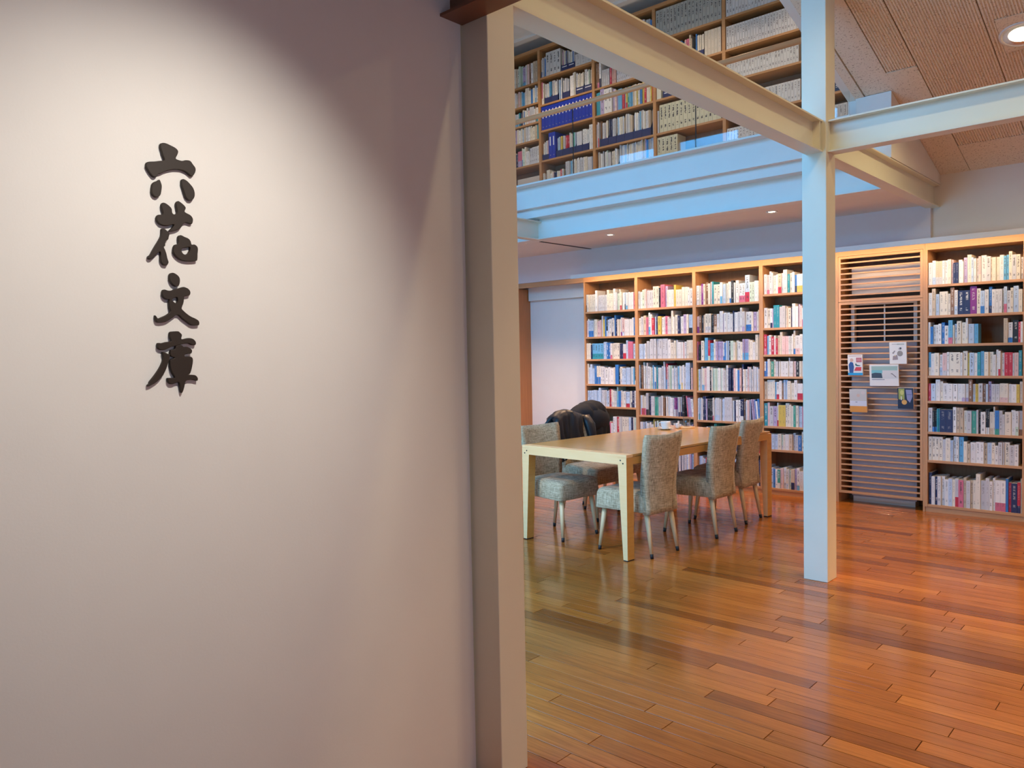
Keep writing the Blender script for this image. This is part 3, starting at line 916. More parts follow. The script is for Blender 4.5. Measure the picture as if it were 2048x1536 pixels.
# ------------------------------------------------------------------ alcove at the far left end
struct(box('trim_3', -7.6, DX[0], YB-0.002, YB+0.04, 2.279, 2.338, 'shelf_wood'), 'wooden header over the alcove at the left')
struct(box('trim_4', -7.6, DX[0], YB+0.04, 7.70, 2.30, 2.338, 'shelf_wood'))
struct(box('wall_alcove', -7.6, DX[0], 7.70, 7.78, 0, 2.30, 'wall_paint'), 'beige alcove wall between bookcase and wood panel')
al = struct(box('trim_5', -6.64, DX[0]-0.002, 7.655, 7.70, 2.128, 2.30, 'white_paint'), 'white blind box at the top of the alcove')
box('blind_edge', -6.63, DX[0]-0.004, 7.645, 7.66, 2.128, 2.186, 'fascia_paint', al)
struct(box('trim_6', -6.85, -6.65, YB-0.01, 7.70, 0, 2.279, 'panel_wood'), 'orange-brown wood side panel of the alcove')
struct(box('wall_back_left', -7.6, -6.85, YB, 7.70, 0, 2.279, 'wall_paint'))

# ------------------------------------------------------------------ slatted door with the unit behind it
def lattice():
    x0, x1 = DX[4]+0.0, X5A
    # jambs and recess
    cab = empty('slatted_cabinet', ((x0+x1)/2, YB, 0)); ox = (x0+x1)/2; hw = (x1-x0)/2
    tag(cab, 'tall cabinet recess behind the slatted wooden door', 'cabinet')
    box('side_panel', -hw+0.001, -hw+0.016, 0, 0.30, 0, 2.337, 'upright_wood', cab)
    box('side_panel', hw-0.016, hw-0.001, 0, 0.30, 0, 2.337, 'upright_wood', cab)
    box('top_board', -hw+0.016, hw-0.016, 0, 0.30, 2.292, 2.337, 'shelf_wood', cab)
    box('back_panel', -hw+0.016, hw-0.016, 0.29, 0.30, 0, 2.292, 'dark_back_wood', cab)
    def leaf(z0, z1, n, label):
        e = empty('slatted_door', (ox, YB, z0))
        h = z1-z0; t = 0.022; w2 = hw-0.018
        box('stile', -w2, -w2+t, 0.002, 0.026, 0, h, 'upright_wood', e)
        box('stile', w2-t, w2, 0.002, 0.026, 0, h, 'upright_wood', e)
        box('rail', -w2+t, w2-t, 0.002, 0.026, h-t, h, 'shelf_wood', e)
        box('rail', -w2+t, w2-t, 0.002, 0.026, 0, t, 'shelf_wood', e)
        p = (h-t)/(n+1)
        me = None
        for i in range(n):
            z = t/2 + p*(i+1)
            if me is None:
                s = box('slat', -w2+t, w2-t, -0.001, 0.019, -0.0065, 0.0065, 'shelf_wood', e); me = s.data
            else:
                s = link(bpy.data.objects.new('slat', me), e)
            s.location = (0, 0, z)
        tag(e, label, 'door', 'slatted door leaves')
    leaf(1.872, 2.290, 7, 'short slatted wooden leaf above the tall slatted door')
    leaf(0.092, 1.868, 33, 'tall slatted wooden door between the bookcases')
    u = empty('air_conditioner', (-2.29, YB+0.14, 0))
    tag(u, 'grey floor-standing air conditioner behind the slats', 'air conditioner')
    box('casing', -0.285, 0.285, 0, 0.14, 0.05, 1.50, 'unit_grey', u, 0.008)
    box('base', -0.27, 0.27, 0.005, 0.14, 0.0, 0.05, 'unit_beige', u)
    multibox('outlet_frame', [(-0.285, -0.255, 0, 0.14, 1.50, 1.84), (0.255, 0.285, 0, 0.14, 1.50, 1.84), (-0.285, 0.285, 0, 0.14, 1.84, 1.90)], 'unit_beige', u)
    box('outlet', -0.255, 0.255, 0.05, 0.14, 1.50, 1.84, 'dark_void', u)
    box('louvre_rod', -0.006, 0.006, 0.035, 0.045, 1.50, 1.84, 'metal_white', u)
    box('duct_box', -0.285, 0.31, 0.02, 0.14, 1.95, 2.20, 'unit_beige', u)
lattice()

# books displayed on the slatted door: board, pages and flat printed cover
def cover_book(name, cx, cz_, w_, h_, tilt, label, prints, base=(0.82, 0.80, 0.76)):
    e = empty(name, (cx, YB-0.012, cz_-h_/2)); e.rotation_euler = (R(tilt), 0, 0)
    t = 0.016
    box('cover', -w_/2, w_/2, -t, -t+0.0015, 0, h_, 'label_white', e)
    bx = box('page_block', -w_/2+0.002, w_/2-0.002, -t+0.0015, -0.0015, 0.002, h_-0.002, 'unit_beige', e)
    box('cover', -w_/2, w_/2, -0.0015, 0, 0, h_, 'label_white', e)
    V, F, cols = [], [], []
    for j, (poly, col) in enumerate([([(0, 0), (1, 0), (1, 1), (0, 1)], base)] + prints):
        n = len(V)
        for a, b in poly: V.append((-w_/2+a*w_, -t-0.0003-0.0002*j, b*h_))
        F.append(tuple(range(n, n+len(poly)))); cols.append((col, len(poly)))
    o = mesh_obj('cover_print', V, F, 'printed_card', e)
    at = o.data.color_attributes.new('c1', 'FLOAT_COLOR', 'CORNER')
    dat = []
    for col, n in cols: dat += list((*col, 1))*n
    at.data.foreach_set('color', dat)
    tag(e, label, 'book', 'books displayed on the slatted door')
def rect(a, b, c, d): return [(a, c), (b, c), (b, d), (a, d)]
def ell(cx, cy, rx, ry, n=14): return [(cx+rx*math.cos(2*math.pi*k/n), cy+ry*math.sin(2*math.pi*k/n)) for k in range(n)]
GREY = (0.35, 0.33, 0.33)
cover_book('display_book', -2.481, 1.290, 0.130, 0.188, 5, 'white book with blue figure and red shapes, leftmost upper on slatted door',
  [(rect(0.08, 0.92, 0.93, 0.955), (0.45, 0.30, 0.30)), (rect(0, 1, 0, 0.12), (0.02, 0.36, 0.70)),
   ([(0.10, 0.12), (0.36, 0.12), (0.42, 0.42), (0.36, 0.62), (0.18, 0.66), (0.06, 0.52)], (0.03, 0.09, 0.30)),
   (ell(0.27, 0.74, 0.12, 0.09), (0.66, 0.45, 0.35)), (rect(0.58, 0.95, 0.64, 0.86), (0.45, 0.10, 0.14)), (rect(0.63, 0.9, 0.68, 0.82), (0.55, 0.22, 0.25)),
   ([(0.42, 0.22), (0.55, 0.4), (0.92, 0.4), (0.9, 0.22)], (0.68, 0.05, 0.07)), ([(0.5, 0.5), (0.6, 0.45), (0.85, 0.45), (0.85, 0.48), (0.62, 0.52), (0.55, 0.6)], (0.03, 0.12, 0.12))])
cover_book('display_book', -2.115, 1.394, 0.140, 0.192, 5, 'white book with grey sketch of a figure, highest on slatted door',
  [(rect(0.45, 0.88, 0.88, 0.94), (0.50, 0.52, 0.46)), (rect(0.15, 0.6, 0.90, 0.92), GREY), (ell(0.62, 0.70, 0.09, 0.06), (0.55, 0.48, 0.45)), (ell(0.66, 0.72, 0.06, 0.045), (0.06, 0.05, 0.05)),
   (ell(0.62, 0.48, 0.17, 0.13), (0.30, 0.27, 0.24)), ([(0.18, 0.18), (0.5, 0.2), (0.46, 0.42), (0.2, 0.36)], (0.36, 0.28, 0.28)),
   ([(0.15, 0.5), (0.3, 0.62), (0.36, 0.6), (0.24, 0.46)], (0.33, 0.30, 0.30)), (ell(0.33, 0.38, 0.05, 0.03), (0.72, 0.55, 0.3))])
cover_book('display_book', -2.232, 1.197, 0.245, 0.192, 5, 'wide landscape-format book with pale sea photograph, middle of slatted door',
  [(rect(0.07, 0.97, 0.36, 0.93), (0.55, 0.68, 0.62)), (rect(0.07, 0.97, 0.74, 0.93), (0.36, 0.52, 0.46)), (rect(0.07, 0.45, 0.60, 0.74), (0.20, 0.52, 0.55)),
   ([(0.07, 0.37), (0.45, 0.37), (0.42, 0.60), (0.2, 0.62), (0.07, 0.58)], (0.05, 0.07, 0.10)), (rect(0.45, 0.97, 0.37, 0.72), (0.70, 0.68, 0.66)),
   ([(0.72, 0.58), (0.78, 0.6), (0.93, 0.42), (0.90, 0.40), (0.80, 0.53)], (0.22, 0.20, 0.19)), (rect(0.08, 0.52, 0.285, 0.315), (0.25, 0.27, 0.32))])
cover_book('display_book', -2.455, 0.962, 0.150, 0.210, 5, 'grey and white book with orange lower band, lower left on slatted door',
  [(rect(0, 1, 0.5, 1), (0.62, 0.60, 0.56)), (rect(0, 1, 0.27, 0.5), (0.72, 0.74, 0.80)), (rect(0, 1, 0, 0.27), (0.80, 0.34, 0.07)), (ell(0.52, 0.74, 0.10, 0.07), (0.70, 0.52, 0.42)),
   (ell(0.8, 0.86, 0.12, 0.08), (0.70, 0.62, 0.58)), (rect(0.34, 0.46, 0.43, 0.46), (0.3, 0.3, 0.34))])
cover_book('display_book', -2.053, 0.993, 0.128, 0.186, 5, 'dark navy book with face and yellow leaf picture, lower right on slatted door',
  [(rect(0.06, 0.44, 0.45, 0.97), (0.36, 0.40, 0.10)), (ell(0.28, 0.78, 0.12, 0.12), (0.62, 0.62, 0.20)), ([(0.52, 0.92), (0.9, 0.92), (0.95, 0.6), (0.78, 0.3), (0.6, 0.45)], (0.28, 0.30, 0.50)),
   (ell(0.42, 0.32, 0.17, 0.12), (0.72, 0.42, 0.12)), (rect(0.58, 0.92, 0.68, 0.70), (0.12, 0.13, 0.25)), (rect(0.2, 0.27, 0.42, 0.6), (0.75, 0.72, 0.62))], base=(0.014, 0.02, 0.055))

# ------------------------------------------------------------------ balcony bookcases
YU = 8.0
UX = [-7.566, -6.690, -5.812, -4.936, -4.055, -3.175, -2.295]
ROWU = [5.045, 4.695, 4.360, 3.970, 3.60]
ROWA = [5.015, 4.750, 4.498, 4.268, 3.955, 3.60]
UT = 5.43
UG = 'balcony bookcases'
ul = ['balcony bookcase farthest left, mostly behind the post', 'balcony bookcase with the row of blue binders', 'balcony bookcase with a row of navy file boxes',
      'balcony bookcase with the cream boxed set', 'balcony bookcase of matching white volumes, left of the column', 'balcony bookcase with dark blue set, right of the column']
for k in range(6):
    bookcase(UX[k], UX[k+1], YU, 8.31, ROWA if k == 0 else ROWU, UT, 3.1, ul[k], UG, 'balcony_shelf_wood', 'balcony_shelf_wood', st=0.024)

ur = random.Random(21)
def urow(x0, x1, z, h, wm, bias=None, series=0.2, hvar=None):
    global REST
    REST += fill_row(ur, x0, x1, z, YU+0.015, h, (hvar or h+0.04), wm, bias, series)
def uset(x0, x1, z, h, wv, col, txt=0.7, c2=None, band=0.0, single=None):
    """a set of matching volumes"""
    n = int((x1-x0)/wv); out = []
    for i in range(n):
        b = Book(); b.x = x0+i*wv+0.0006; b.w = wv-0.0022; b.h = h; b.d = 0.19; b.y = YU+0.014; b.z = z; b.lean = 0
        v = ur.uniform(0.95, 1.04); b.name = 'cream'; b.c1 = tuple(c*v for c in col); b.c2 = c2 or col; b.band = band; b.seed = 0.55+0.1*ur.random() if single else ur.random(); b.txt = txt
        out.append(b)
    if single:
        for i, b in enumerate(out):
            V, F = book_geo(b, b.x+b.w/2, b.y, b.z)
            o = mesh_obj('boxed_volume', V, F, 'book_cover'); o.location = (b.x+b.w/2, b.y, b.z); book_attrs(o.data, [b])
            tag(o, 'cream boxed volume with black title, %s from left, %s' % (ORD[i+1], single), 'book', 'cream boxed set on the balcony')
    else:
        REST.extend(out)
S_ = 0.026
def fz(k): return ROWU[k]+S_
# file boxes and binders
def file_box(x, z, w_, h, label, labelled=False, group='navy file boxes on the balcony'):
    e = empty('file_box', (x+w_/2, YU+0.02, z))
    hf = h*0.34; d = 0.24; t = 0.003
    V = [(-w_/2, 0, 0), (w_/2, 0, 0), (w_/2, d, 0), (-w_/2, d, 0), (-w_/2, 0, hf), (w_/2, 0, hf), (w_/2, d, h), (-w_/2, d, h), (w_/2, d*0.45, h), (-w_/2, d*0.45, h)]
    F = [(0, 3, 2, 1), (0, 1, 5, 4), (1, 2, 6, 8, 5), (3, 0, 4, 9, 7), (2, 3, 7, 6)]
    mesh_obj('box_body', V, F, 'navy_card', e)
    if labelled: box('label', -w_*0.36, w_*0.36, -0.0015, 0, hf*0.62, hf*0.75, 'label_white', e)
    tag(e, label, 'file box', group)
def mags(x0, x1, z, h, bias=None, wm=0.009):
    REST.extend(fill_row(ur, x0, x1, z, YU+0.026, h, h+0.02, wm, bias or {'white': 1.5, 'pale grey': 4, 'cream': 1, 'navy': .3, 'black': .3, 'red': .4, 'rose': 1}, 0.5))
def boxes_row(x, z, n, w_, h, where, lab=()):
    for i in range(n):
        file_box(x+i*w_, z, w_-0.003, h*0.9, 'navy file box of magazines, %s from left, %s' % (ORD[i+1], where), i in lab)
        mags(x+i*w_+0.004, x+(i+1)*w_-0.006, z+0.004, h)
# bay A
for k, h in enumerate((0.26, 0.19, 0.18, 0.185, 0.20)):
    top = ([UT]+ROWA)[k]; z = ROWA[k]+S_
    urow(UX[0]+0.022, UX[1]-0.022, z, h, 0.024, {'pale pink': 2, 'beige': 2, 'teal': 3, 'lilac': 2} if k < 3 else {'teal': 2, 'pale grey': 2}, 0.25, top-z-0.012)
tag(box('storage_box', UX[0]+0.45, UX[1]-0.03, YU+0.02, YU+0.25, ROWA[5]+S_, ROWA[5]+S_+0.19, 'unit_beige', None, 0.006),
    'pale speckled storage box at the bottom of the far left balcony bookcase', 'box')
# bay B
xb0, xb1 = UX[1]+0.024, UX[2]-0.024
urow(xb0, xb0+0.09, fz(0), 0.24, 0.02); uset(xb0+0.09, xb0+0.33, fz(0), 0.30, 0.060, (0.62, 0.62, 0.60), 0.9, (0.02, 0.02, 0.05))
boxes_row(xb0+0.34, fz(0), 2, 0.11, 0.24, 'top shelf of bookcase with blue binders', (0, 1))
uset(xb0+0.57, xb1, fz(0), 0.15, 0.085, (0.60, 0.58, 0.55), 0.3)
urow(xb0, xb0+0.045, fz(1), 0.28, 0.016, {'pale pink': 8, 'rose': 4})
boxes_row(xb0+0.05, fz(1), 2, 0.115, 0.25, 'second shelf of bookcase with blue binders')
mags(xb0+0.285, xb0+0.345, fz(1), 0.27)
file_box(xb0+0.35, fz(1), 0.115, 0.23, 'navy file box between loose magazines, second shelf of balcony bookcase'); mags(xb0+0.354, xb0+0.46, fz(1)+0.004, 0.24)
mags(xb0+0.47, xb0+0.56, fz(1), 0.28)
for i in range(2):
    file_box(xb0+0.565+i*0.132, fz(1), 0.128, 0.25, 'navy file box with white label, %s of the labelled pair by the upright' % ('left' if i == 0 else 'right'), True)
    mags(xb0+0.57+i*0.132, xb0+0.69+i*0.132, fz(1)+0.004, 0.26, {'cream': 2, 'beige': 2, 'teal': 2}, 0.016)
def binder(x, z, w_, h, label, group='blue binders on the balcony'):
    e = empty('binder', (x+w_/2, YU+0.012, z))
    box('binder_body', -w_/2, w_/2, 0, 0.24, 0, h, 'binder_blue', e, 0.002)
    box('label_strip', -w_*0.15, w_*0.15, -0.002, 0.001, h*0.50, h*0.84, 'label_white', e)
    tube('finger_ring', (0, 0.001, h*0.13), (0, -0.001, h*0.13), 0.006, 0.006, 'chrome', e, 10)
    tag(e, label, 'binder', group)
bw = (xb1-xb0)/15
for i in range(15):
    binder(xb0+i*bw+0.001, fz(2), bw-0.002, 0.302, 'blue binder with white label strip, %s from left in the long row' % ORD[i+1])
boxes_row(xb0, fz(3), 1, 0.11, 0.23, 'fourth shelf of bookcase with blue binders')
binder(xb0+0.115, fz(3), 0.056, 0.335, 'tall blue binder, left of a pair on the shelf below the binder row')
binder(xb0+0.173, fz(3), 0.052, 0.335, 'tall blue binder, right of a pair on the shelf below the binder row')
for i in range(5):
    bx_ = xb0+0.235+i*0.105
    file_box(bx_, fz(3), 0.102, 0.25, 'navy file box, %s right of the paired tall blue binders' % ORD[i+1])
    mags(bx_+0.004, bx_+0.098, fz(3)+0.004, 0.25, [{'yellow': 40}, {'red': 30, 'brown': 30}, {'green': 15}, {'rose': 6, 'brown': 10}, {'white': 3}][i], 0.014)
urow(xb0+0.77, xb1, fz(3), 0.30, 0.02, {'pale pink': 6})
urow(xb0, xb0+0.36, fz(4), 0.19, 0.02); urow(xb0+0.38, xb1, fz(4), 0.29, 0.02, {'pale grey': 5})
# bay C
xc0, xc1 = UX[2]+0.024, UX[3]-0.024
urow(xc0, xc1, fz(0), 0.26, 0.02, {'rose': 3, 'red': 3, 'blue': 3})
urow(xc0, xc0+0.09, fz(1), 0.31, 0.035, {'brown': 400}); uset(xc0+0.10, xc0+0.22, fz(1), 0.20, 0.028, (0.58, 0.56, 0.55), 0.5)
uset(xc0+0.22, xc0+0.25, fz(1), 0.21, 0.026, (0.55, 0.02, 0.08), -0.5); uset(xc0+0.25, xc0+0.32, fz(1), 0.21, 0.030, (0.62, 0.36, 0.30), 0.5)
uset(xc0+0.32, xc1-0.1, fz(1), 0.20, 0.026, (0.62, 0.61, 0.62), 0.9)
REST.extend(fill_row(ur, xc0, xc0+0.24, fz(2), YU+0.015, 0.30, 0.33, 0.05, {'brown': 8, 'beige': 6, 'red': 3}, 0.2))
urow(xc0+0.25, xc1, fz(2), 0.24, 0.024, {'white': 0.6, 'pink': 2, 'yellow': 4, 'blue': 3, 'light blue': 3, 'lilac': 2, 'red': 3, 'green': 3}, 0.1)
urow(xc0, xc0+0.05, fz(3), 0.30, 0.014, {'pale blue': 10})
boxes_row(xc0+0.055, fz(3), 6, 0.122, 0.30, 'row of six below the colourful shelf')
mags(xc0+0.79, xc1, fz(3), 0.30, None, 0.014)
boxes_row(xc0+0.01, fz(4), 3, 0.10, 0.29, 'bottom row behind the balcony glass')
mags(xc0+0.33, xc1, fz(4), 0.33, {'pale grey': 6, 'pale blue': 4})
# bay D
xd0, xd1 = UX[3]+0.024, UX[4]-0.024
uset(xd0, xd1, fz(0), 0.33, 0.046, (0.40, 0.40, 0.36), 0.8)
uset(xd0, xd0+0.25, fz(1), 0.22, 0.024, (0.55, 0.53, 0.50), 0.4); urow(xd0+0.25, xd0+0.46, fz(1), 0.25, 0.026, {'beige': 6, 'brown': 4, 'rose': 4, 'teal': 5})
boxes_row(xd0+0.50, fz(1), 1, 0.11, 0.27, 'beside tall cream magazines, under grey set'); uset(xd0+0.62, xd1, fz(1), 0.27, 0.04, (0.62, 0.56, 0.46), 0.2)
uset(xd0, xd0+0.07, fz(2), 0.20, 0.06, (0.66, 0.64, 0.52), 0.0)
boxes_row(xd0+0.08, fz(2), 4, 0.13, 0.24, 'row above the cream boxed set', (0, 1, 2, 3))
urow(xd0, xd0+0.03, fz(3), 0.26, 0.012)
uset(xd0+0.035, xd1, fz(3), 0.315, 0.052, (0.60, 0.57, 0.40), 1.0, single='upper row of the cream set')
uset(xd0, xd0+0.30, fz(4), 0.315, 0.0535, (0.60, 0.57, 0.40), 1.0, single='short lower row behind the glass')
# bays E, F
xe0, xe1 = UX[4]+0.024, UX[5]-0.024
for k, h in enumerate((0.27, 0.245, 0.225, 0.215, 0.24)):
    uset(xe0, xe1, fz(k), h, (0.036, 0.031, 0.032, 0.034, 0.036)[k], (0.62, 0.61, 0.60), 0.75)
xf0, xf1 = UX[5]+0.024, UX[6]-0.024
for k, h in enumerate((0.27, 0.26, 0.25)): uset(xf0, xf1, fz(k), h, 0.040, (0.48, 0.48, 0.46), 0.6)
uset(xf0, xf1, fz(3), 0.235, 0.046, (0.012, 0.035, 0.10), -0.9)
uset(xf0, xf1, fz(4), 0.24, 0.04, (0.5, 0.5, 0.5), 0.6)

# the remaining books, past the three hundred largest
V, F = [], []
for b in REST:
    v, f = book_geo(b); n = len(V)
    V += v; F += [tuple(i+n for i in q) for q in f]
o = mesh_obj('books', V, F, 'book_cover'); book_attrs(o.data, REST)
o['kind'] = 'stuff'; tag(o, 'closely packed rows of books in the farther and upper bookcases', 'books')

# balcony railing: glass panels and a round wooden handrail
ra = empty('balcony_railing', (-4.8, 6.06, 3.17))
tag(ra, 'frameless glass balcony railing with a round wooden handrail', 'railing')
tube('handrail', (-2.8, 0, 0.655), (2.74, 0, 0.655), 0.024, 0.024, 'handrail_wood', ra, 20)
gx = -4.655 - 1.318*3 + 4.8
i = 0
while gx < 2.7:
    g1 = min(gx+1.318, 2.74); g0 = max(gx, -2.8)
    if g1-g0 > 0.05:
        box('glass_panel', g0+0.005, g1-0.005, -0.006, 0.006, 0.0, 0.632, 'clear_glass', ra)
        if i > 0: box('joint_post', g0-0.003, g0+0.003, 0.002, 0.010, 0.0, 0.635, 'black_rubber', ra)
        i += 1
    gx += 1.318

# soffit air slot
tag(box('air_slot', -5.495, -5.462, 6.53, 7.44, 2.6605, 2.6645, 'dark_void'), 'thin black air slot in the soffit under the balcony', 'air slot')

# ------------------------------------------------------------------ table
TA = -3.9
tb = empty('dining_table', (-3.012, 4.465, 0), R(TA))     # origin at the near right corner; local -x left, +y away
tag(tb, 'long pale wooden reading table with glossy top and tapered legs', 'table')
TW, TL, TH, AP, LW = 1.02, 2.03, 0.74, 0.07, 0.075
tp = box('tabletop', -TW+0.002, -0.002, 0.075, TL-0.02, TH-0.016, TH, 'table_wood', tb, 0.0015)
box('end_board', -TW, 0, 0, 0.074, TH-0.020, TH+0.0002, 'table_pale_wood', tb, 0.0015)
box('apron', -TW+LW, -LW, 0.0, 0.03, TH-AP, TH-0.019, 'table_pale_wood', tb)
box('apron', -TW+LW, -LW, TL-0.03, TL, TH-AP, TH-0.016, 'table_pale_wood', tb)
box('apron', -0.03, 0.0, LW, TL-LW, TH-AP, TH-0.017, 'table_orange_wood', tb)
box('apron', -TW, -TW+0.03, LW, TL-LW, TH-AP, TH-0.017, 'table_orange_wood', tb)
box('leaf_edge', -0.002, 0.0012, 0.10, 1.06, TH-0.0185, TH-0.0165, 'wood_seam', tb)
box('leaf_notch', -0.004, 0.0014, 1.058, 1.072, TH-0.018, TH-0.001, 'black_rubber', tb)
def table_leg(right, near):
    wt, wb = LW, 0.037
    z1 = TH-0.0205
    if right: xt0, xt1, xb0_, xb1_ = -wt, 0, -wb, 0
    else: xt0, xt1, xb0_, xb1_ = -TW, -TW+wt, -TW, -TW+wb
    y0, y1 = (0, LW) if near else (TL-LW, TL)
    zk = TH-AP
    V = []
    for a, b, z in ((xb0_, xb1_, 0.008), (xt0, xt1, zk), (xt0, xt1, z1)):
        V += [(a, y0, z), (b, y0, z), (b, y1, z), (a, y1, z)]
    F = [(0, 3, 2, 1), (8, 9, 10, 11)]
    for k in (0, 4):
        F += [(k, k+1, k+5, k+4), (k+1, k+2, k+6, k+5), (k+2, k+3, k+7, k+6), (k+3, k, k+4, k+7)]
    o = mesh_obj('leg', V, F, 'table_pale_wood', tb)
    o.data.materials.append(MATS['table_orange_wood'])
    for p in o.data.polygons:
        if abs(p.normal.x) > 0.7: p.material_index = 1
    box('foot_pad', xb0_+0.001, xb1_-0.001, y0+0.001, y1-0.001, 0.0, 0.008, 'black_rubber', o)
    if near:
        for px, pz in ((-0.052, TH-0.040), (-0.030, TH-0.060)):
            x = px if right else -TW-px
            tube('peg', (x, 0.002, pz), (x, -0.0012, pz), 0.0055, 0.0055, 'black_rubber', o, 12)
for r_ in (True, False):
    for n_ in (True, False): table_leg(r_, n_)

# ------------------------------------------------------------------ chairs
def grid_mesh(name, rows, mat, parent, closed_u=True, caps=True):
    V, F = [], []
    n = len(rows[0])
    for r in rows: V += r
    for i in range(len(rows)-1):
        for j in range(n if closed_u else n-1):
            j2 = (j+1) % n
            F.append((i*n+j, i*n+j2, (i+1)*n+j2, (i+1)*n+j))
    if caps:
        F.append(tuple(range(n-1, -1, -1))); F.append(tuple(range((len(rows)-1)*n, len(rows)*n)))
    o = mesh_obj(name, V, F, mat, parent)
    bm = bmesh.new(); bm.from_mesh(o.data)
    bmesh.ops.recalc_face_normals(bm, faces=bm.faces); bm.to_mesh(o.data); bm.free()
    for p in o.data.polygons: p.use_smooth = True
    return o

def rrect(x0, x1, y0, y1, r, xr0=None, xr1=None, seg=4):
    """rounded outline; back (y0) corners may use another width"""
    if xr0 is None: xr0, xr1 = x0, x1
    cs = [((xr0+r, y0+r), 180), ((xr1-r, y0+r), 270), ((x1-r, y1-r), 0), ((x0+r, y1-r), 90)]
    out = []
    for (cx, cy), a0 in cs:
        for k in range(seg+1):
            a = R(a0+90*k/seg)
            out.append((cx+r*math.cos(a), cy+r*math.sin(a)))
    return out

def make_chair():
    """front is +y, origin on the floor under the middle of the seat"""
    e = empty('dining_chair')
    # seat cushion with its cloth skirt
    rows = []
    for z, ins, r in ((0.318, 0.0, 0.028), (0.322, -0.003, 0.028), (0.37, 0.0, 0.03), (0.425, 0.0, 0.035), (0.447, 0.006, 0.04), (0.458, 0.018, 0.05), (0.463, 0.05, 0.06)):
        ol = rrect(-0.222+ins, 0.222-ins, -0.190+ins, 0.235-ins, r, -0.185+ins, 0.185-ins)
        rows.append([(x, y, z + (0.006*math.cos(x*6)*math.cos(y*6) if z > 0.45 else 0)) for x, y in ol])
    grid_mesh('seat', rows, 'linen', e)
    # backrest: curved slab leaning back, flaring upward
    rows = []
    N = 10
    for i in range(15):
        t = i/14
        z = 0.305 + t*0.56
        hw = 0.178 + 0.042*t**1.3
        yc = -0.195 - 0.075*max(0, t-0.15)**1.4
        th = 0.05 - 0.018*t
        if i == 14: th *= 0.55; hw -= 0.006; z -= 0.002
        if i == 13: hw -= 0.001
        sag = 0.034*min(1, t*2+0.25)
        pts = []
        for k in range(N+1):          # rear face, left to right
            u = -1+2*k/N
            pts.append((u*hw, yc-th/2-sag*(1-u*u)+sag, z + (0.010*u*u if t > 0.9 else 0)))
        for k in range(N, -1, -1):    # front face
            u = -1+2*k/N
            pts.append((u*hw*0.985, yc+th/2-sag*(1-u*u)+sag, z + (0.010*u*u if t > 0.9 else 0)))
        rows.append(pts)
    bk = grid_mesh('backrest', rows, 'linen', e)
    # stitched seam down the rear and the slit at its foot
    pts = []
    for i in range(14):
        t = i/13; z = 0.315+t*0.53
        hw = 0.178+0.042*t**1.3; yc = -0.195-0.075*max(0, t-0.15)**1.4; th = 0.05-0.018*t
        u = 0.62; sag = 0.034*min(1, t*2+0.25)
        y = yc-th/2-sag*(1-u*u)+sag-0.0012
        wd = 0.0022 if t > 0.12 else 0.0045
        pts.append([(u*hw-wd/2, y, z), (u*hw+wd/2, y, z)])
    V, F = [], []
    for a, b in pts: V += [a, b]
    for i in range(len(pts)-1): F.append((2*i, 2*i+1, 2*i+3, 2*i+2))
    mesh_obj('seam', V, F, 'wood_seam', bk)
    for sx in (-1, 1):
        for top, bot in (((sx*0.165, 0.185, 0.335), (sx*0.193, 0.222, 0.0)), ((sx*0.140, -0.165, 0.335), (sx*0.156, -0.222, 0.0))):
            tv, bv = Vector(top), Vector(bot)
            k = bv + (tv-bv)*(0.032/0.335)
            lg = tube('leg', k, tv, 0.0125, 0.021, 'leg_wood', e, 16)
            tube('leg_tip', bv, k, 0.0115, 0.0132, 'black_rubber', lg, 16)
    return e

proto = make_chair()
CH = [  # x, y, heading of the front (degrees from +y, counter-clockwise), label
    (-3.137, 4.812, 90-4, 'linen-covered chair nearest the camera, beside the near table leg'),
    (-3.070, 5.605, 90-1, 'linen-covered chair in the middle of the right side of the table'),
    (-3.125, 6.185, 90+3, 'linen-covered chair at the far end of the right side of the table'),
    (-3.920, 4.855, -90-6, 'linen-covered chair at the near end of the left side of the table'),
    (-4.140, 5.590, -90-4, 'linen-covered chair under the black jacket on the left of the table'),
    (-4.270, 6.080, -90-2, 'linen-covered chair under the bulky dark coat beyond the jacket')]
for i, (x, y, a, lab) in enumerate(CH):
    c = proto if i == 0 else copy_tree(proto)
    c.location = (x, y, 0); c.rotation_euler = (0, 0, R(a))
    tag(c, lab, 'chair', 'linen chairs round the reading table')

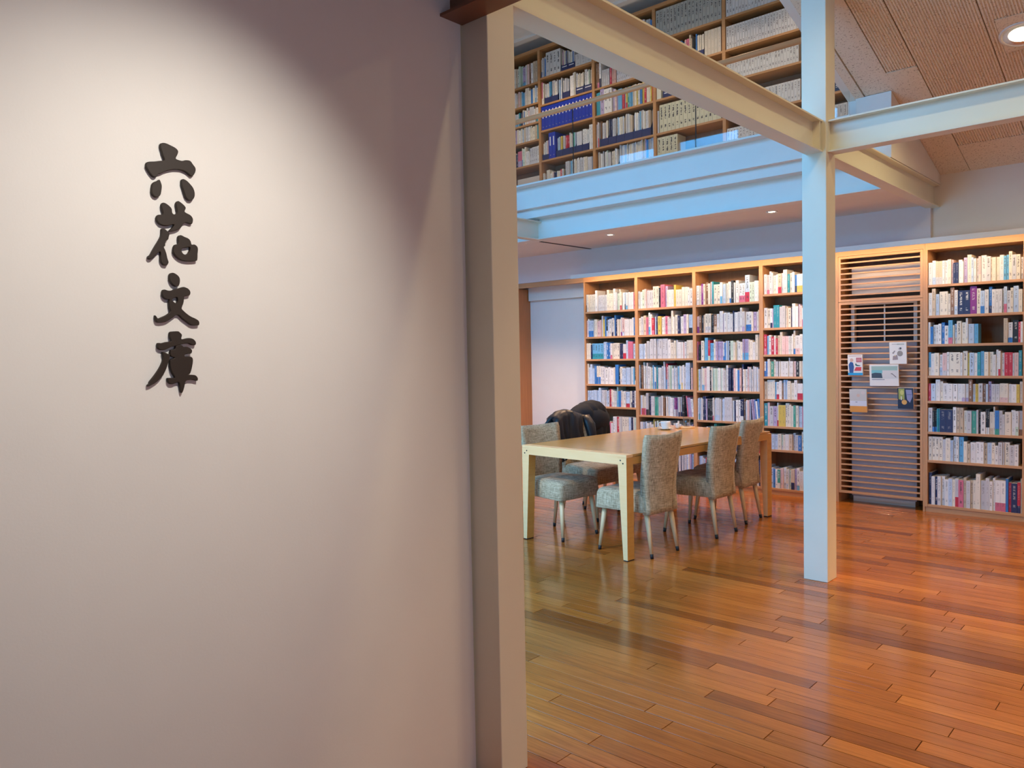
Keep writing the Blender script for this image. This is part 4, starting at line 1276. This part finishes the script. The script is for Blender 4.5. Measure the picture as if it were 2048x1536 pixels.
# ------------------------------------------------------------------ jackets over two chair backs
def draped(name, chair, width, top, front_drop, back_drop, thick, bulge, mat, label, seed, x_off=0.0):
    """cloth folded over a chair back, built in the chair's own space then placed like the chair"""
    rg = random.Random(seed)
    x, y, a, _ = chair
    e = empty(name, (x, y, 0), R(a))
    NU, NS = 30, 26
    yb = -0.272
    ph = [rg.uniform(0, 6.28) for _ in range(6)]
    outer, inner = [], []
    for s in range(NS+1):
        t = s/NS
        # path: front hem -> over the top -> rear hem
        if t < 0.40:
            q = t/0.40; py = yb+0.055+0.05*(1-q); pz = top-0.03-front_drop*(1-q); ny, nz = 1, 0.1
        elif t < 0.60:
            q = (t-0.40)/0.20; an = math.pi*q; py = yb+0.055*math.cos(an); pz = top-0.03+0.035*math.sin(an); ny, nz = math.cos(an), math.sin(an)
        else:
            q = (t-0.60)/0.40; py = yb-0.055-0.03*q; pz = top-0.03-back_drop*q; ny, nz = -1, 0.1
        ro, ri = [], []
        for k in range(NU+1):
            u = -1+2*k/NU
            fold = 0.012*math.sin(u*7+ph[0]+t*2)+0.008*math.sin(u*15+ph[1]-t*5)+0.006*math.sin(u*23+ph[2]+t*9)
            edge = (1-abs(u)**4)
            bl = bulge*math.exp(-((u-0.1)/0.6)**2)*(0.5+0.5*math.sin(t*3.14))
            px = x_off + u*width/2*(1+0.06*math.sin(t*9+ph[3])) + 0.008*math.sin(t*14+ph[4])
            hz = pz + 0.02*math.sin(u*3+ph[5]) + bl*0.6*nz - (0.03*abs(u)**3)
            yy = py + ny*(fold+bl)
            ro.append((px, yy + ny*thick/2*edge, hz + nz*thick/2*edge))
            ri.append((px, yy - ny*thick/2*edge, hz - nz*thick/2*edge))
        outer.append(ro); inner.append(ri)
    rows = [o_ + i_[::-1] for o_, i_ in zip(outer, inner)]
    m = grid_mesh('garment', rows, mat, e)
    tag(e, label, 'jacket')
    return e, rg
j1, rg = draped('jacket', CH[4], 0.47, 0.895, 0.36, 0.40, 0.028, 0.015, 'jacket_shell', 'black shiny jacket draped over a chair back left of the table', 3)
# sleeve of the first jacket, hanging by the near side
V = []
def sleeve(name, parent, pts, rad, mat):
    rows = []
    for i, (p, r) in enumerate(zip(pts, rad)):
        row = []
        for k in range(14):
            an = 2*math.pi*k/14
            rr = r*(1+0.10*math.sin(3*an+i*1.7))
            row.append((p[0]+rr*math.cos(an), p[1]+rr*math.sin(an)*0.8, p[2]+0.35*rr*math.sin(an)))
        rows.append(row)
    return grid_mesh(name, rows, mat, parent)
sleeve('sleeve', j1, [(0.20, -0.28, 0.87), (0.215, -0.33, 0.80), (0.225, -0.35, 0.70), (0.23, -0.35, 0.60), (0.235, -0.34, 0.53)], [0.05, 0.055, 0.05, 0.045, 0.04], 'jacket_shell')
sleeve('sleeve', j1, [(-0.19, -0.24, 0.86), (-0.20, -0.19, 0.78), (-0.21, -0.17, 0.68), (-0.205, -0.17, 0.58)], [0.05, 0.055, 0.05, 0.042], 'jacket_shell')
j2, rg = draped('coat', CH[5], 0.46, 0.915, 0.40, 0.42, 0.07, 0.05, 'jacket_wool', 'bulky dark coat heaped over the next chair back, beyond the jacket', 9)
# its collar and hood lump
rows = []
for i in range(9):
    t = i/8; an = math.pi*t
    row = []
    for k in range(18):
        b = 2*math.pi*k/18
        r = math.sin(an)**0.7
        row.append((-0.02+0.19*r*math.cos(b)*(1+0.05*math.sin(3*b)), -0.215+0.12*r*math.sin(b), 0.80+0.115*-math.cos(an)+0.01*math.sin(4*b+t*3)))
    rows.append(row)
grid_mesh('hood', rows, 'jacket_wool', j2)

# ------------------------------------------------------------------ things on the table
def cup_and_saucer(x, y, z):
    s = lathe('saucer', [(0.0001, 0.0), (0.035, 0.0), (0.045, 0.004), (0.074, 0.013), (0.075, 0.015), (0.044, 0.008), (0.0001, 0.006)], 'ceramic', None, 36)
    s.location = (x, y, z); tag(s, 'white saucer under the coffee cup on the table', 'saucer')
    e = empty('coffee_cup', (x, y, z+0.008)); tag(e, 'white coffee cup on its saucer at the far end of the table', 'cup')
    lathe('cup_body', [(0.0001, 0.0), (0.026, 0.0), (0.028, 0.004), (0.038, 0.02), (0.043, 0.045), (0.045, 0.066), (0.0425, 0.066), (0.040, 0.045), (0.035, 0.022), (0.0001, 0.010)], 'ceramic', e, 32)
    # handle
    rows = []
    for i in range(11):
        an = -math.pi*0.5 + math.pi*i/10
        cx, cz2 = 0.041+0.024*math.cos(an), 0.038+0.020*math.sin(an)
        row = []
        for k in range(8):
            b = 2*math.pi*k/8
            row.append((-(cx+0.0038*math.cos(b)*math.cos(an)), 0.0045*math.sin(b), cz2+0.0038*math.cos(b)*math.sin(an)))
        rows.append(row)
    hd = grid_mesh('handle', rows, 'ceramic', e)
    e.rotation_euler = (0, 0, R(35))
    lathe('coffee', [(0.0001, 0.052), (0.0405, 0.052)], 'dark_void', e, 24)
cup_and_saucer(-3.715, 6.142, TH)
cr = empty('creamer', (-3.668, 6.275, TH)); tag(cr, 'tiny cream pitcher beside the coffee cup', 'pitcher')
lathe('pitcher_body', [(0.0001, 0.0), (0.016, 0.0), (0.021, 0.012), (0.018, 0.03), (0.014, 0.042), (0.017, 0.05), (0.0155, 0.05), (0.012, 0.042), (0.016, 0.03), (0.0001, 0.006)], 'ceramic', cr, 22)
rows = []
for i in range(9):
    an = -math.pi*0.5+math.pi*i/8
    rows.append([(0.016+0.013*math.cos(an)+0.002*math.cos(2*math.pi*k/6)*math.cos(an), 0.0025*math.sin(2*math.pi*k/6), 0.028+0.014*math.sin(an)+0.002*math.cos(2*math.pi*k/6)*math.sin(an)) for k in range(6)])
grid_mesh('handle', rows, 'ceramic', cr)
tr = lathe('wooden_coaster', [(0.0001, 0), (0.075, 0), (0.078, 0.003), (0.078, 0.009), (0.0001, 0.009)], 'table_pale_wood', None, 32)
tr.location = (-3.640, 6.385, TH); tag(tr, 'round pale wooden coaster under the water glass', 'coaster')
gl = empty('water_glass', (-3.645, 6.40, TH+0.0095)); tag(gl, 'clear water glass on the round wooden coaster', 'glass')
lathe('glass_wall', [(0.0001, 0), (0.027, 0), (0.028, 0.003), (0.036, 0.085), (0.0345, 0.085), (0.0265, 0.008), (0.0001, 0.008)], 'tumbler_glass', gl, 30)
lathe('water', [(0.0001, 0.0085), (0.0262, 0.0085), (0.0315, 0.060), (0.0001, 0.060)], 'tumbler_glass', gl, 28)
print('single books', single, 'rest', len(REST))
